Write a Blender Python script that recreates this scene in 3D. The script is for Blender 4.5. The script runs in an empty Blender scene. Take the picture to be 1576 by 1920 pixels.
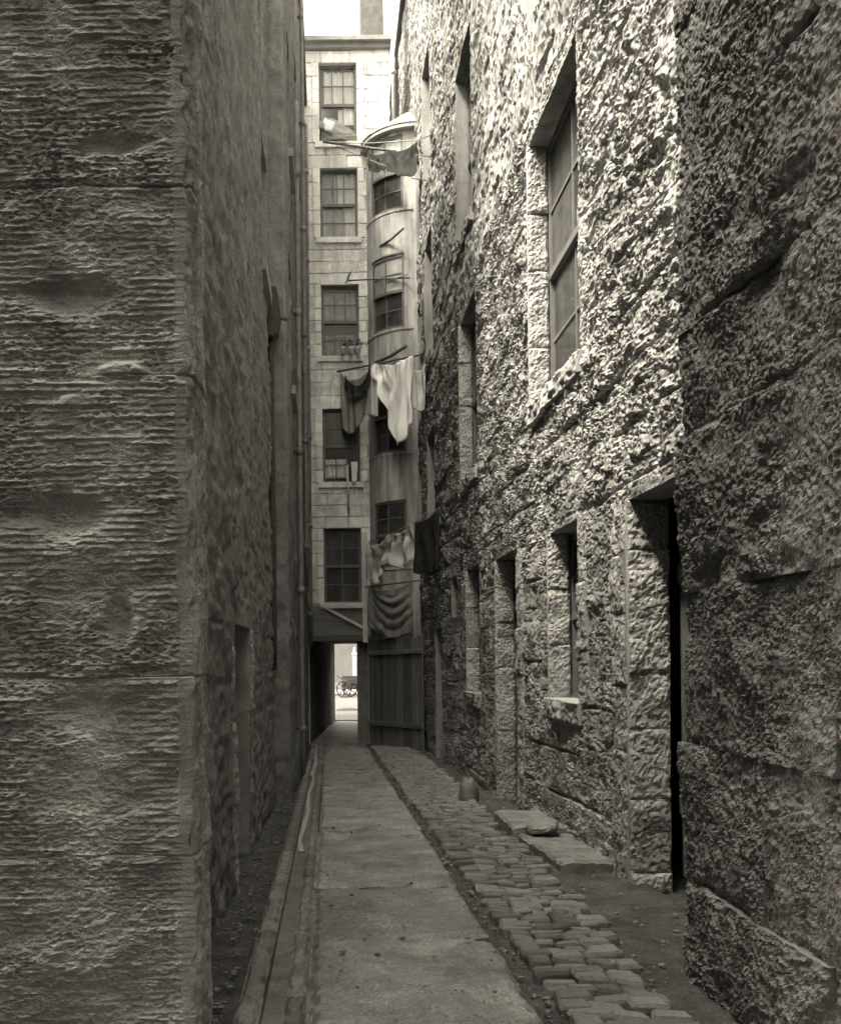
import bpy, bmesh, math, random
import numpy as np
from mathutils import Vector, Matrix

random.seed(7)
sc = bpy.context.scene
COL = sc.collection

# ------------------------------------------------------------------ camera, sky, sun, exposure
F = 1900.0                 # focal length in photo pixels
VX, VY = 615.0, 1230.0     # principal point (view camera with rising and cross front)
ROLL = 0.0105
EZ = 1.853                 # eye height above the street level at the far end (z = 0)

cam = bpy.data.cameras.new("camera")
cam.sensor_fit = 'VERTICAL'; cam.sensor_height = 36.0; cam.sensor_width = 36.0
cam.lens = F / 1920.0 * 36.0
cam.shift_x = (788.0 - VX) / 1920.0
cam.shift_y = (VY - 960.0) / 1920.0
cam.clip_start = 0.05; cam.clip_end = 2000
camo = bpy.data.objects.new("camera", cam); COL.objects.link(camo)
camo.matrix_world = Matrix.Translation((0, 0, EZ)) @ Matrix.Rotation(math.pi/2, 4, 'X') @ Matrix.Rotation(-ROLL, 4, 'Z')
sc.camera = camo

SUN_DIR = Vector((0.42, 0.22, -0.88)).normalized()    # direction the light travels
TINT = (1.0, 0.935, 0.79)
sun_el = math.asin(-SUN_DIR.z); sun_az = math.atan2(-SUN_DIR.x, -SUN_DIR.y)
world = bpy.data.worlds.new("World"); sc.world = world; world.use_nodes = True
nt = world.node_tree; nt.nodes.clear()
sky = nt.nodes.new('ShaderNodeTexSky'); sky.sky_type = 'NISHITA'; sky.sun_disc = False
sky.sun_elevation = sun_el; sky.sun_rotation = sun_az
sky.air_density = 1.0; sky.dust_density = 6.0; sky.ozone_density = 1.0
hsv = nt.nodes.new('ShaderNodeHueSaturation'); hsv.inputs['Saturation'].default_value = 0.0
mul = nt.nodes.new('ShaderNodeMix'); mul.data_type = 'RGBA'; mul.blend_type = 'MULTIPLY'
mul.inputs['Factor'].default_value = 1.0; mul.inputs['B'].default_value = (*TINT, 1)
bg = nt.nodes.new('ShaderNodeBackground'); bg.inputs['Strength'].default_value = 0.15
wo = nt.nodes.new('ShaderNodeOutputWorld')
nt.links.new(sky.outputs[0], hsv.inputs['Color']); nt.links.new(hsv.outputs[0], mul.inputs['A'])
nt.links.new(mul.outputs['Result'], bg.inputs[0]); nt.links.new(bg.outputs[0], wo.inputs[0])

sl = bpy.data.lights.new("sun", 'SUN'); sl.energy = 1.3; sl.angle = math.radians(12); sl.color = (1.0, 0.92, 0.76)
so = bpy.data.objects.new("sun", sl); COL.objects.link(so); so.location = (-4, -4, 18)
so.rotation_euler = SUN_DIR.to_track_quat('-Z', 'Y').to_euler()

sc.view_settings.view_transform = 'Standard'; sc.view_settings.look = 'None'
sc.view_settings.gamma = 1.0; sc.view_settings.exposure = 3.0
sc.render.engine = 'CYCLES'
sc.cycles.use_denoising = True
sc.cycles.max_bounces = 8; sc.cycles.diffuse_bounces = 6; sc.cycles.transparent_max_bounces = 12
sc.cycles.sample_clamp_indirect = 6.0

# ------------------------------------------------------------------ pixel helpers
def unroll(u, v):
    return u - ROLL*(v-VY), v + ROLL*(u-VX)
def P(u, v, Y):
    u, v = unroll(u, v)
    return Vector(((u-VX)/F*Y, Y, EZ + (VY-v)/F*Y))
def floor_z(y):
    y = max(-8.0, min(21.4, y))
    return 0.663 - 0.031*y

# ------------------------------------------------------------------ numpy noise
def _h(ix, iy, seed):
    with np.errstate(over='ignore'):
        n = (ix.astype(np.int64)*374761393 + iy.astype(np.int64)*668265263 + seed*1442695041) & 0xffffffff
        n = ((n ^ (n >> 13)) * 1274126177) & 0xffffffff
        n = ((n ^ (n >> 16)) * 2246822519) & 0xffffffff
        n = n ^ (n >> 15)
    return (n & 0xffffff).astype(np.float64)/float(0xffffff)
def vn(x, y, seed=0):
    x = np.asarray(x, float); y = np.asarray(y, float)
    x0 = np.floor(x); y0 = np.floor(y); fx = x-x0; fy = y-y0
    fx = fx*fx*fx*(fx*(fx*6-15)+10); fy = fy*fy*fy*(fy*(fy*6-15)+10)
    a = _h(x0, y0, seed); b = _h(x0+1, y0, seed); c = _h(x0, y0+1, seed); d = _h(x0+1, y0+1, seed)
    return 2*((a*(1-fx)+b*fx)*(1-fy) + (c*(1-fx)+d*fx)*fy) - 1
def fbm(x, y, o=4, seed=0, g=0.5):
    r = 0; a = 1.0; t = 0
    for i in range(o):
        r = r + a*vn(x*2.03**i + i*7.1, y*2.03**i - i*3.7, seed+i); t += a; a *= g
    return r/t
def ridged(x, y, o=3, seed=0):
    r = 0; a = 1.0; t = 0
    for i in range(o):
        r = r + a*(1-2*np.abs(vn(x*2.1**i + i*5.3, y*2.1**i + i*9.7, seed+i))); t += a; a *= 0.5
    return r/t
def worley(x, y, seed=0):
    x0 = np.floor(x); y0 = np.floor(y); best = np.full(np.shape(x), 9.0)
    for dx in (-1, 0, 1):
        for dy in (-1, 0, 1):
            px = x0+dx+_h(x0+dx, y0+dy, seed); py = y0+dy+_h(x0+dx, y0+dy, seed+91)
            best = np.minimum(best, (px-x)**2+(py-y)**2)
    return np.sqrt(best)
def terrace(x, n, k=0.65):
    t = x*n; f = np.floor(t); fr = t-f
    g = np.clip((fr-k)/(1-k), 0, 1)
    return (f+g)/n
def sst(a, b, x):
    t = np.clip((x-a)/(b-a), 0, 1); return t*t*(3-2*t)

# ------------------------------------------------------------------ materials
MATS = {}
def mat(name, c, var=0.25, scale=6.0, rough=0.9, bump=0.3, bscale=60.0, rnd=0.18, spec=0.25, stretch=(1, 1, 1), speck=0.0, bdist=0.006, streak=0.0):
    if name in MATS: return MATS[name]
    m = bpy.data.materials.new(name); m.use_nodes = True
    n = m.node_tree; L = n.links; b = n.nodes['Principled BSDF']
    tc = n.nodes.new('ShaderNodeTexCoord'); mp = n.nodes.new('ShaderNodeMapping'); mp.inputs['Scale'].default_value = stretch
    L.new(tc.outputs['Object'], mp.inputs['Vector'])
    oi = n.nodes.new('ShaderNodeObjectInfo')
    n1 = n.nodes.new('ShaderNodeTexNoise'); n1.inputs['Scale'].default_value = scale; n1.inputs['Detail'].default_value = 8; n1.inputs['Roughness'].default_value = 0.65
    L.new(mp.outputs[0], n1.inputs['Vector'])
    cr = n.nodes.new('ShaderNodeValToRGB')
    lo = [max(0.004, k*(1-var)) for k in c]; hi = [k*(1+var) for k in c]
    cr.color_ramp.elements[0].position = 0.32; cr.color_ramp.elements[0].color = (*lo, 1)
    cr.color_ramp.elements[1].position = 0.68; cr.color_ramp.elements[1].color = (*hi, 1)
    L.new(n1.outputs['Fac'], cr.inputs[0])
    mr = n.nodes.new('ShaderNodeMapRange'); mr.inputs['To Min'].default_value = 1-rnd; mr.inputs['To Max'].default_value = 1+rnd
    L.new(oi.outputs['Random'], mr.inputs['Value'])
    ml = n.nodes.new('ShaderNodeMix'); ml.data_type = 'RGBA'; ml.blend_type = 'MULTIPLY'; ml.inputs['Factor'].default_value = 1
    L.new(cr.outputs[0], ml.inputs['A']); L.new(mr.outputs[0], ml.inputs['B'])
    out = ml.outputs['Result']
    if streak > 0:
        mp2 = n.nodes.new('ShaderNodeMapping'); mp2.inputs['Scale'].default_value = (3.0, 3.0, 0.28); L.new(tc.outputs['Object'], mp2.inputs['Vector'])
        ns = n.nodes.new('ShaderNodeTexNoise'); ns.inputs['Scale'].default_value = 2.0; ns.inputs['Detail'].default_value = 6; ns.inputs['Roughness'].default_value = 0.6
        L.new(mp2.outputs[0], ns.inputs['Vector'])
        m2 = n.nodes.new('ShaderNodeMapRange'); m2.inputs['From Min'].default_value = 0.36; m2.inputs['From Max'].default_value = 0.6
        m2.inputs['To Min'].default_value = 1-streak; m2.inputs['To Max'].default_value = 1.0
        L.new(ns.outputs['Fac'], m2.inputs['Value'])
        m3 = n.nodes.new('ShaderNodeMix'); m3.data_type = 'RGBA'; m3.blend_type = 'MULTIPLY'; m3.inputs['Factor'].default_value = 1
        L.new(out, m3.inputs['A']); L.new(m2.outputs[0], m3.inputs['B']); out = m3.outputs['Result']
    if speck > 0:
        ns = n.nodes.new('ShaderNodeTexNoise'); ns.inputs['Scale'].default_value = bscale*1.3; ns.inputs['Detail'].default_value = 3
        L.new(mp.outputs[0], ns.inputs['Vector'])
        m2 = n.nodes.new('ShaderNodeMapRange'); m2.inputs['From Min'].default_value = 0.3; m2.inputs['From Max'].default_value = 0.7
        m2.inputs['To Min'].default_value = 1-speck; m2.inputs['To Max'].default_value = 1+speck
        L.new(ns.outputs['Fac'], m2.inputs['Value'])
        m3 = n.nodes.new('ShaderNodeMix'); m3.data_type = 'RGBA'; m3.blend_type = 'MULTIPLY'; m3.inputs['Factor'].default_value = 1
        L.new(out, m3.inputs['A']); L.new(m2.outputs[0], m3.inputs['B']); out = m3.outputs['Result']
    L.new(out, b.inputs['Base Color'])
    b.inputs['Roughness'].default_value = rough; b.inputs['Specular IOR Level'].default_value = spec
    if bump > 0:
        n2 = n.nodes.new('ShaderNodeTexNoise'); n2.inputs['Scale'].default_value = bscale; n2.inputs['Detail'].default_value = 5
        L.new(mp.outputs[0], n2.inputs['Vector'])
        bp = n.nodes.new('ShaderNodeBump'); bp.inputs['Strength'].default_value = bump; bp.inputs['Distance'].default_value = bdist
        L.new(n2.outputs['Fac'], bp.inputs['Height']); L.new(bp.outputs[0], b.inputs['Normal'])
    MATS[name] = m; return m
def grey(k): return (k, k*0.988, k*0.96)

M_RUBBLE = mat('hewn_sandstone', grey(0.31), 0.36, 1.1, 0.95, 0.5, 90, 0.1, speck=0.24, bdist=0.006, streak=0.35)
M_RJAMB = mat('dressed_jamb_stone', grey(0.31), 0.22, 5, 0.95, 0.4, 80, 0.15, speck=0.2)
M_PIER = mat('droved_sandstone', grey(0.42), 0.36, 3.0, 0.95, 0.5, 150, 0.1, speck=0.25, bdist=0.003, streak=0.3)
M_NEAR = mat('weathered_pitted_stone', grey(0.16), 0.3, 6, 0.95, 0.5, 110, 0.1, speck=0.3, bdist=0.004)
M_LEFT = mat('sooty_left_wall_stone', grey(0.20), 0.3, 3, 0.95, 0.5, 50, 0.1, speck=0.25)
M_FAC = mat('pale_facade_stone', grey(0.68), 0.28, 5, 0.92, 0.8, 30, 0.12, speck=0.2, bdist=0.015, streak=0.28)
M_FACT = mat('smooth_window_margin_stone', grey(0.74), 0.18, 5, 0.9, 0.5, 40, 0.12, speck=0.12, bdist=0.008, streak=0.22)
M_MORTAR = mat('old_lime_mortar', grey(0.5), 0.2, 9, 0.95, 0.3, 60, 0.0)
M_TOWER = mat('rendered_stair_tower', grey(0.40), 0.4, 2.2, 0.92, 0.6, 45, 0.0, speck=0.2, stretch=(3, 3, 0.6), bdist=0.01, streak=0.4)
M_FLAG = mat('worn_flagstone', grey(0.19), 0.5, 3.2, 0.5, 0.9, 60, 0.22, spec=0.5, speck=0.4, bdist=0.008)
M_COB = mat('cobble_stone', grey(0.16), 0.4, 9, 0.42, 0.8, 70, 0.4, spec=0.5, speck=0.35, bdist=0.006)
M_KERB = mat('gutter_kerb_stone', grey(0.14), 0.45, 6, 0.55, 0.8, 70, 0.3, spec=0.4, speck=0.35, bdist=0.006)
M_DIRT = mat('trodden_dirt', grey(0.06), 0.5, 5, 0.8, 1.0, 45, 0.0, speck=0.4, bdist=0.02)
M_WOOD = mat('weathered_grey_timber', grey(0.16), 0.35, 7, 0.85, 0.4, 40, 0.3, stretch=(6, 6, 0.5), bdist=0.004)
M_DARKW = mat('dark_old_timber', grey(0.12), 0.3, 8, 0.8, 0.3, 40, 0.2)
M_PALEW = mat('pale_painted_timber', grey(0.5), 0.2, 8, 0.7, 0.2, 50, 0.1)
M_FRAME = mat('sash_frame_paint', grey(0.13), 0.2, 8, 0.6, 0.1, 60, 0.05)
M_IRON = mat('sooty_iron', grey(0.06), 0.3, 12, 0.6, 0.2, 60, 0.1)
M_PIPE = mat('grey_painted_pipe', grey(0.17), 0.3, 6, 0.6, 0.2, 60, 0.2)
M_SLATE = mat('pale_weathered_slate', grey(0.34), 0.25, 8, 0.7, 0.3, 40, 0.2)
M_SOOT = mat('sooty_roof_slate', grey(0.10), 0.3, 8, 0.8, 0.3, 40, 0.1)
M_INT = mat('dark_room_wall', grey(0.2), 0.2, 3, 0.9, 0.0, 40, 0.0)
M_WHITE = mat('white_linen', grey(0.78), 0.06, 5, 0.85, 0.1, 200, 0.0, spec=0.1)
M_GREYC = mat('grey_damp_cloth', grey(0.22), 0.2, 6, 0.85, 0.15, 150, 0.1, spec=0.2)
M_SHEEN = mat('pale_wet_cloth', grey(0.55), 0.18, 4, 0.6, 0.1, 150, 0.0, spec=0.3)
M_BLACKC = mat('black_wool_cloth', grey(0.035), 0.3, 6, 0.9, 0.1, 150, 0.0, spec=0.1)
M_CURT = mat('white_curtain', grey(0.85), 0.15, 3, 0.9, 0.1, 80, 0.1, spec=0.1)
M_CURTG = mat('grey_net_curtain', grey(0.42), 0.2, 4, 0.9, 0.1, 80, 0.1, spec=0.1)
M_SETT = mat('street_setts', grey(0.14), 0.25, 9, 0.9, 0.5, 20, 0.0)
M_PAVE = mat('pale_pavement', grey(0.11), 0.12, 3, 0.9, 0.2, 20, 0.1)
M_FAR = mat('far_tenement_stone', grey(0.11), 0.15, 1.2, 0.95, 0.2, 8, 0.1)
M_FARW = mat('whitewashed_stone', grey(0.35), 0.08, 3, 0.95, 0.2, 20, 0.05)
M_CART = mat('tarred_cart_timber', grey(0.025), 0.3, 8, 0.8, 0.2, 40, 0.1)
M_ROPE = mat('hemp_rope', grey(0.2), 0.3, 30, 0.95, 0.0, 60, 0.1)

def glassmat(name, refl, tint):
    m = bpy.data.materials.new(name); m.use_nodes = True; n = m.node_tree; n.nodes.clear(); L = n.links
    o = n.nodes.new('ShaderNodeOutputMaterial'); mx = n.nodes.new('ShaderNodeMixShader')
    tr = n.nodes.new('ShaderNodeBsdfTransparent'); tr.inputs[0].default_value = (tint, tint, tint, 1)
    gl = n.nodes.new('ShaderNodeBsdfPrincipled'); gl.inputs['Base Color'].default_value = (*grey(0.06), 1)
    gl.inputs['Roughness'].default_value = 0.16; gl.inputs['Specular IOR Level'].default_value = 0.8
    tc = n.nodes.new('ShaderNodeTexCoord'); nz = n.nodes.new('ShaderNodeTexNoise'); nz.inputs['Scale'].default_value = 5
    L.new(tc.outputs['Object'], nz.inputs['Vector'])
    bp = n.nodes.new('ShaderNodeBump'); bp.inputs['Strength'].default_value = 0.12; bp.inputs['Distance'].default_value = 0.02
    L.new(nz.outputs['Fac'], bp.inputs['Height']); L.new(bp.outputs[0], gl.inputs['Normal'])
    mx.inputs[0].default_value = refl
    L.new(tr.outputs[0], mx.inputs[1]); L.new(gl.outputs[0], mx.inputs[2]); L.new(mx.outputs[0], o.inputs[0]); return m
M_GLASS = glassmat('window_glass', 0.14, 0.97)
M_GRIME = mat('grimy_glass', grey(0.05), 0.5, 4, 0.3, 0.1, 20, 0.4, spec=0.35, streak=0.4)
M_GRIME2 = mat('dusty_glass', grey(0.055), 0.5, 3, 0.4, 0.1, 20, 0.25, spec=0.25, streak=0.4)
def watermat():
    m = bpy.data.materials.new('pale_glint_water'); m.use_nodes = True; n = m.node_tree; b = n.nodes['Principled BSDF']
    b.inputs['Base Color'].default_value = (*grey(0.5), 1); b.inputs['Roughness'].default_value = 0.25; b.inputs['Specular IOR Level'].default_value = 1.0  # pale base colour stands in for the sky glint on the water
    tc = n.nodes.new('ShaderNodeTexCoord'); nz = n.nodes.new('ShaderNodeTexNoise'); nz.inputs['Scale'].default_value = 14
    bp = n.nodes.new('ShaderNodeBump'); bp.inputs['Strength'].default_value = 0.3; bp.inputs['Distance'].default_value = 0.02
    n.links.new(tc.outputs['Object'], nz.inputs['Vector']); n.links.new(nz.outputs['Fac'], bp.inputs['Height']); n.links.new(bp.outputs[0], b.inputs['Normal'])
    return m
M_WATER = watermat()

# ------------------------------------------------------------------ object helpers
def link(o, parent=None):
    COL.objects.link(o)
    if parent: o.parent = parent
    return o
def tag(o, label=None, cat=None, group=None, kind=None):
    if label: o['label'] = label
    if cat: o['category'] = cat
    if group: o['group'] = group
    if kind: o['kind'] = kind
    return o
def empty(name, label=None, cat=None, group=None, kind=None, loc=(0, 0, 0)):
    o = bpy.data.objects.new(name, None); o.empty_display_size = 0.2; o.location = loc
    COL.objects.link(o); return tag(o, label, cat, group, kind)
def obj(name, verts, faces, m, parent=None, smooth=False):
    me = bpy.data.meshes.new(name)
    if parent is not None and parent_loc(parent).length > 0:
        verts = np.asarray(verts, float) - np.array(parent_loc(parent))
    if isinstance(verts, np.ndarray): verts = verts.tolist()
    if isinstance(faces, np.ndarray): faces = faces.tolist()
    me.from_pydata(verts, [], faces); me.materials.append(m)
    if smooth: me.polygons.foreach_set('use_smooth', [True]*len(me.polygons))
    me.update()
    return link(bpy.data.objects.new(name, me), parent)
def parent_loc(p):
    v = Vector((0, 0, 0))
    while p is not None: v += p.location; p = p.parent
    return v
def mesh_from_bm(name, bm, m, parent=None, smooth=False):
    me = bpy.data.meshes.new(name)
    if parent is not None:
        off = parent_loc(parent)
        if off.length > 0: bmesh.ops.translate(bm, vec=-off, verts=bm.verts)
    bm.to_mesh(me); bm.free(); me.materials.append(m)
    if smooth: me.polygons.foreach_set('use_smooth', [True]*len(me.polygons))
    return link(bpy.data.objects.new(name, me), parent)
BOXF = [(0, 3, 2, 1), (4, 5, 6, 7), (0, 1, 5, 4), (1, 2, 6, 5), (2, 3, 7, 6), (3, 0, 4, 7)]
def bm_box(bm, x0, x1, y0, y1, z0, z1, bev=0.0, jit=0.0):
    co = [(x0, y0, z0), (x1, y0, z0), (x1, y1, z0), (x0, y1, z0), (x0, y0, z1), (x1, y0, z1), (x1, y1, z1), (x0, y1, z1)]
    vs = [bm.verts.new((c[0]+random.uniform(-jit, jit), c[1]+random.uniform(-jit, jit), c[2]+random.uniform(-jit, jit))) for c in co]
    fs = [bm.faces.new([vs[i] for i in f]) for f in BOXF]
    if bev > 0:
        es = list({e for f in fs for e in f.edges})
        bmesh.ops.bevel(bm, geom=es, offset=bev, segments=1, affect='EDGES')
def box(name, x0, x1, y0, y1, z0, z1, m, parent=None, bev=0.006, jit=0.0):
    bm = bmesh.new(); bm_box(bm, x0, x1, y0, y1, z0, z1, bev, jit); return mesh_from_bm(name, bm, m, parent)
def beam(name, a, b, w, h, m, parent=None, up=Vector((0, 0, 1))):
    a = Vector(a); b = Vector(b); d = (b-a); l = d.length; d.normalize()
    s = d.cross(up).normalized(); t = s.cross(d)
    bm = bmesh.new(); bm_box(bm, 0, l, -w/2, w/2, -h/2, h/2, min(w, h)*0.12, 0)
    M = Matrix((d, s, t)).transposed().to_4x4(); M.translation = a
    bmesh.ops.transform(bm, matrix=M, verts=bm.verts); return mesh_from_bm(name, bm, m, parent)
def tube(name, pts, r, m, parent=None, n=8, r2=None):
    pts = [Vector(p) for p in pts]; V = []; Fc = []
    for i, p in enumerate(pts):
        d = (pts[min(i+1, len(pts)-1)] - pts[max(i-1, 0)]).normalized()
        a = Vector((0, 0, 1)) if abs(d.z) < 0.9 else Vector((1, 0, 0))
        s = d.cross(a).normalized(); t = s.cross(d)
        rr = r if r2 is None else r + (r2-r)*i/(len(pts)-1)
        for k in range(n):
            an = 2*math.pi*k/n; V.append(tuple(p + s*math.cos(an)*rr + t*math.sin(an)*rr))
    for i in range(len(pts)-1):
        for k in range(n):
            Fc.append((i*n+k, i*n+(k+1) % n, (i+1)*n+(k+1) % n, (i+1)*n+k))
    Fc.append(tuple(range(n))[::-1]); Fc.append(tuple((len(pts)-1)*n+k for k in range(n)))
    return obj(name, np.array(V), Fc, m, parent, True)
# mapped geometry: a wall surface is map(U, V, H) -> xyz, H = height proud of the wall
def mbox(name, mp, u0, u1, v0, v1, h0, h1, m, parent=None, nseg=1):
    us = np.linspace(u0, u1, nseg+1); V = []; Fc = []
    for u in us:
        for (v, h) in ((v0, h0), (v1, h0), (v1, h1), (v0, h1)):
            V.append(mp(np.array([u]), np.array([v]), np.array([h]))[0])
    for i in range(nseg):
        for k in range(4):
            Fc.append((i*4+k, i*4+(k+1) % 4, (i+1)*4+(k+1) % 4, (i+1)*4+k))
    Fc.append((0, 3, 2, 1)); n = nseg*4; Fc.append((n, n+1, n+2, n+3))
    me_ = obj(name, np.array(V), Fc, m, parent)
    bm = bmesh.new(); bm.from_mesh(me_.data); bmesh.ops.recalc_face_normals(bm, faces=bm.faces); bm.to_mesh(me_.data); bm.free()
    return me_
def panel(name, mp, us, vs, hf, m, parent=None, holes=(), reveal=0.22, edge=0.3, smooth=False, back=False):
    """relief sheet with openings; boundaries are carried back into the wall"""
    us = np.asarray(sorted(set(list(us)+[h[0] for h in holes]+[h[1] for h in holes])))
    vs = np.asarray(sorted(set(list(vs)+[h[2] for h in holes]+[h[3] for h in holes])))
    U, V = np.meshgrid(us, vs, indexing='ij'); H = hf(U, V)
    nu, nv = len(us), len(vs)
    cu = (us[:-1]+us[1:])/2; cv = (vs[:-1]+vs[1:])/2
    solid = np.ones((nu-1, nv-1), bool)
    for h in holes:
        solid &= ~(((cu > h[0]) & (cu < h[1]))[:, None] & ((cv > h[2]) & (cv < h[3]))[None, :])
    verts = mp(U.ravel(), V.ravel(), H.ravel())
    idx = np.arange(nu*nv).reshape(nu, nv)
    q = np.stack([idx[:-1, :-1], idx[1:, :-1], idx[1:, 1:], idx[:-1, 1:]], -1)[solid]
    # orientation test
    a = mp(np.array([us[0]]), np.array([vs[0]]), np.array([0.]))[0]; b = mp(np.array([us[1]]), np.array([vs[0]]), np.array([0.]))[0]
    c = mp(np.array([us[0]]), np.array([vs[1]]), np.array([0.]))[0]; d = mp(np.array([us[0]]), np.array([vs[0]]), np.array([.1]))[0]
    flip = np.dot(np.cross(b-a, c-a), d-a) < 0
    # boundary edges
    pad = np.zeros((nu+1, nv+1), bool); pad[1:-1, 1:-1] = solid
    bu, bv = [], []
    ex = []   # (i,j)->(i+1,j) edges along u : between cell (i,j-1) and (i,j)
    A = pad[1:-1, :-1]; B = pad[1:-1, 1:]
    ii, jj = np.nonzero(A != B)
    for i, j in zip(ii, jj): ex.append((idx[i, j], idx[i+1, j], bool(B[i, j]), j in (0, nv-1)))
    A = pad[:-1, 1:-1]; B = pad[1:, 1:-1]
    ii, jj = np.nonzero(A != B)
    for i, j in zip(ii, jj): ex.append((idx[i, j], idx[i, j+1], not bool(B[i, j]), i in (0, nu-1)))
    bvid = {}; extra = []; ef = []
    uu, vv = U.ravel(), V.ravel()
    def bk(k, dep):
        key = (k, dep)
        if key not in bvid:
            bvid[key] = len(verts)+len(extra)
            extra.append(mp(uu[k:k+1], vv[k:k+1], np.array([-dep]))[0])
        return bvid[key]
    for (p, r, s, outer) in ex:
        dep = edge if outer else reveal
        f = (p, r, bk(r, dep), bk(p, dep))
        ef.append(f[::-1] if s else f)
    verts = np.vstack([verts, np.array(extra)]) if extra else verts
    faces = q.tolist() + ef
    if back:
        faces.append([bk(idx[0, 0], edge), bk(idx[0, -1], edge), bk(idx[-1, -1], edge), bk(idx[-1, 0], edge)])
    if flip: faces = [list(f)[::-1] for f in faces]
    o = obj(name, verts, faces, m, parent, smooth)
    if smooth:
        fl_ = np.ones(len(faces), bool); fl_[len(q):] = False
        o.data.polygons.foreach_set('use_smooth', fl_.tolist())
    return o
def hole_dist(U, V, holes):
    d = np.full(U.shape, 9.0)
    for h in holes:
        du = np.maximum(np.maximum(h[0]-U, U-h[1]), 0); dv = np.maximum(np.maximum(h[2]-V, V-h[3]), 0)
        d = np.minimum(d, np.hypot(du, dv))
    return d
def sash(mp, u0, u1, v0, v1, dep, rows, cols, parent, fm=None, pm=None, bar=0.025, rail=0.05, openlow=False, nseg=1, upper=None, missing=()):
    """sash window: frame > panes, bars"""
    fm = fm or M_FRAME; pm = pm or M_GLASS
    k_ = 0.004 if nseg == 1 else 0.003
    u0, u1, v0, v1 = u0+k_, u1-k_, v0+k_, v1-k_
    bm_parts = []
    fr = mbox('window', mp, u0, u1, v0, v0+rail, -dep-0.06, -dep+0.02, fm, parent, nseg)
    mbox('frame_head', mp, u0, u1, v1-rail, v1, -dep-0.06, -dep+0.02, fm, fr, nseg)
    mbox('frame_stile', mp, u0, u0+rail, v0+rail, v1-rail, -dep-0.06, -dep+0.02, fm, fr)
    mbox('frame_stile', mp, u1-rail, u1, v0+rail, v1-rail, -dep-0.06, -dep+0.02, fm, fr)
    iu0, iu1, iv0, iv1 = u0+rail, u1-rail, v0+rail, v1-rail
    vm = (iv0+iv1)/2
    mbox('meeting_rail', mp, iu0, iu1, vm-0.03, vm+0.03, -dep-0.03, -dep+0.03, fm, fr, nseg)
    for half in range(2):
        a, b = (iv0, vm-0.03) if half == 0 else (vm+0.03, iv1)
        hs = -dep-0.02 if half == 0 else -dep
        if openlow and half == 0: continue
        for r in range(rows):
            ra, rb = a+(b-a)*r/rows, a+(b-a)*(r+1)/rows
            if r > 0: mbox('glazing_bar', mp, iu0, iu1, ra-bar/2, ra+bar/2, hs-0.012, hs+0.012, fm, fr, nseg)
            for c in range(cols):
                if (half, r, c) in missing: continue
                ca, cb = iu0+(iu1-iu0)*c/cols, iu0+(iu1-iu0)*(c+1)/cols
                p = pm
                if upper is not None and half == 1: p = upper
                mbox('pane', mp, ca, cb, ra, rb, hs-0.004, hs, p, fr, max(1, nseg//cols))
        for c in range(1, cols):
            ca = iu0+(iu1-iu0)*c/cols
            mbox('glazing_bar', mp, ca-bar/2, ca+bar/2, a, b, hs-0.014, hs+0.014, fm, fr)
    return fr

# ------------------------------------------------------------------ ground
xs = [-400, -30, -6, -2, -0.6, 0, 0.8, 1.9, 4, 8, 40, 400]
ys = [-300, -40, -8, 0, 6, 12, 21.4, 26, 29, 47, 60, 120, 900]
V = [(x, y, floor_z(y)-0.10 if y < 21.4 else (-0.10 if y < 21.5 else -0.06)) for x in xs for y in ys]
ny = len(ys)
Fc = [(i*ny+j, (i+1)*ny+j, (i+1)*ny+j+1, i*ny+j+1) for i in range(len(xs)-1) for j in range(ny-1)]
tag(obj('ground', np.array(V), Fc, M_DIRT), 'dark trodden dirt ground under the alley paving', kind='structure')

fl = lambda U, V, H: np.stack([U, V, 0.663-0.031*np.minimum(V, 21.4)+H], -1)
# the dirt bed of the alley, uneven
def dirt_h(U, V): return -0.050 + 0.022*fbm(U*3, V*3, 4, 5) + 0.012*fbm(U*15, V*15, 3, 8)
tag(panel('alley_floor', fl, np.arange(-1.5, 1.95, 0.04), np.arange(1.5, 21.6, 0.05), dirt_h, M_DIRT, edge=0.12, smooth=True),
    'dark uneven dirt floor of the alley along the wall feet', kind='structure')

# flagstones
path = empty('flagstone_path', 'path of long worn flagstones down the middle of the alley', kind='structure')
yj = [1.9, 3.35, 4.85, 6.1, 8.5, 10.6, 12.3, 14.4, 16.2, 18.3, 20.0, 21.35]
for i in range(len(yj)-1):
    a, b = yj[i]+0.012, yj[i+1]-0.012
    tilt = random.uniform(-0.010, 0.010); off = random.uniform(-0.014, 0.012)
    def fh(U, V, i=i, a=a, b=b, tilt=tilt, off=off):
        e = np.minimum(np.minimum(U+0.09, 0.77-U), np.minimum(V-a, b-V))
        r = off+tilt*(V-a)+0.014*fbm(U*3+i*9, V*3, 4, 21, 0.6)+0.008*fbm(U*16, V*16, 4, 24, 0.65)+0.006*ridged(U*7, V*22, 3, 27)-0.01*sst(0.4, 0.15, worley(U/0.07, V/0.07, 29))*sst(0.1, 0.5, vn(U*4, V*2, 28))-0.012*sst(0.90, 0.99, ridged(U*1.1+i*3, V*0.9, 1, 26))-0.012*sst(0.2, 0.6, fbm(U*2.3+i, V*1.4, 3, 23))
        return r - 0.03*(1-sst(0, 0.04, e+0.014*vn(U*14, V*14, 5)))
    panel('flagstone', fl, np.linspace(-0.09+random.uniform(-.012, .012), 0.77+random.uniform(-.02, .015), 60), np.arange(a, b+0.001, (b-a)/max(12, int((b-a)/0.018))), fh, M_FLAG, path, edge=0.1, smooth=False)

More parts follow.
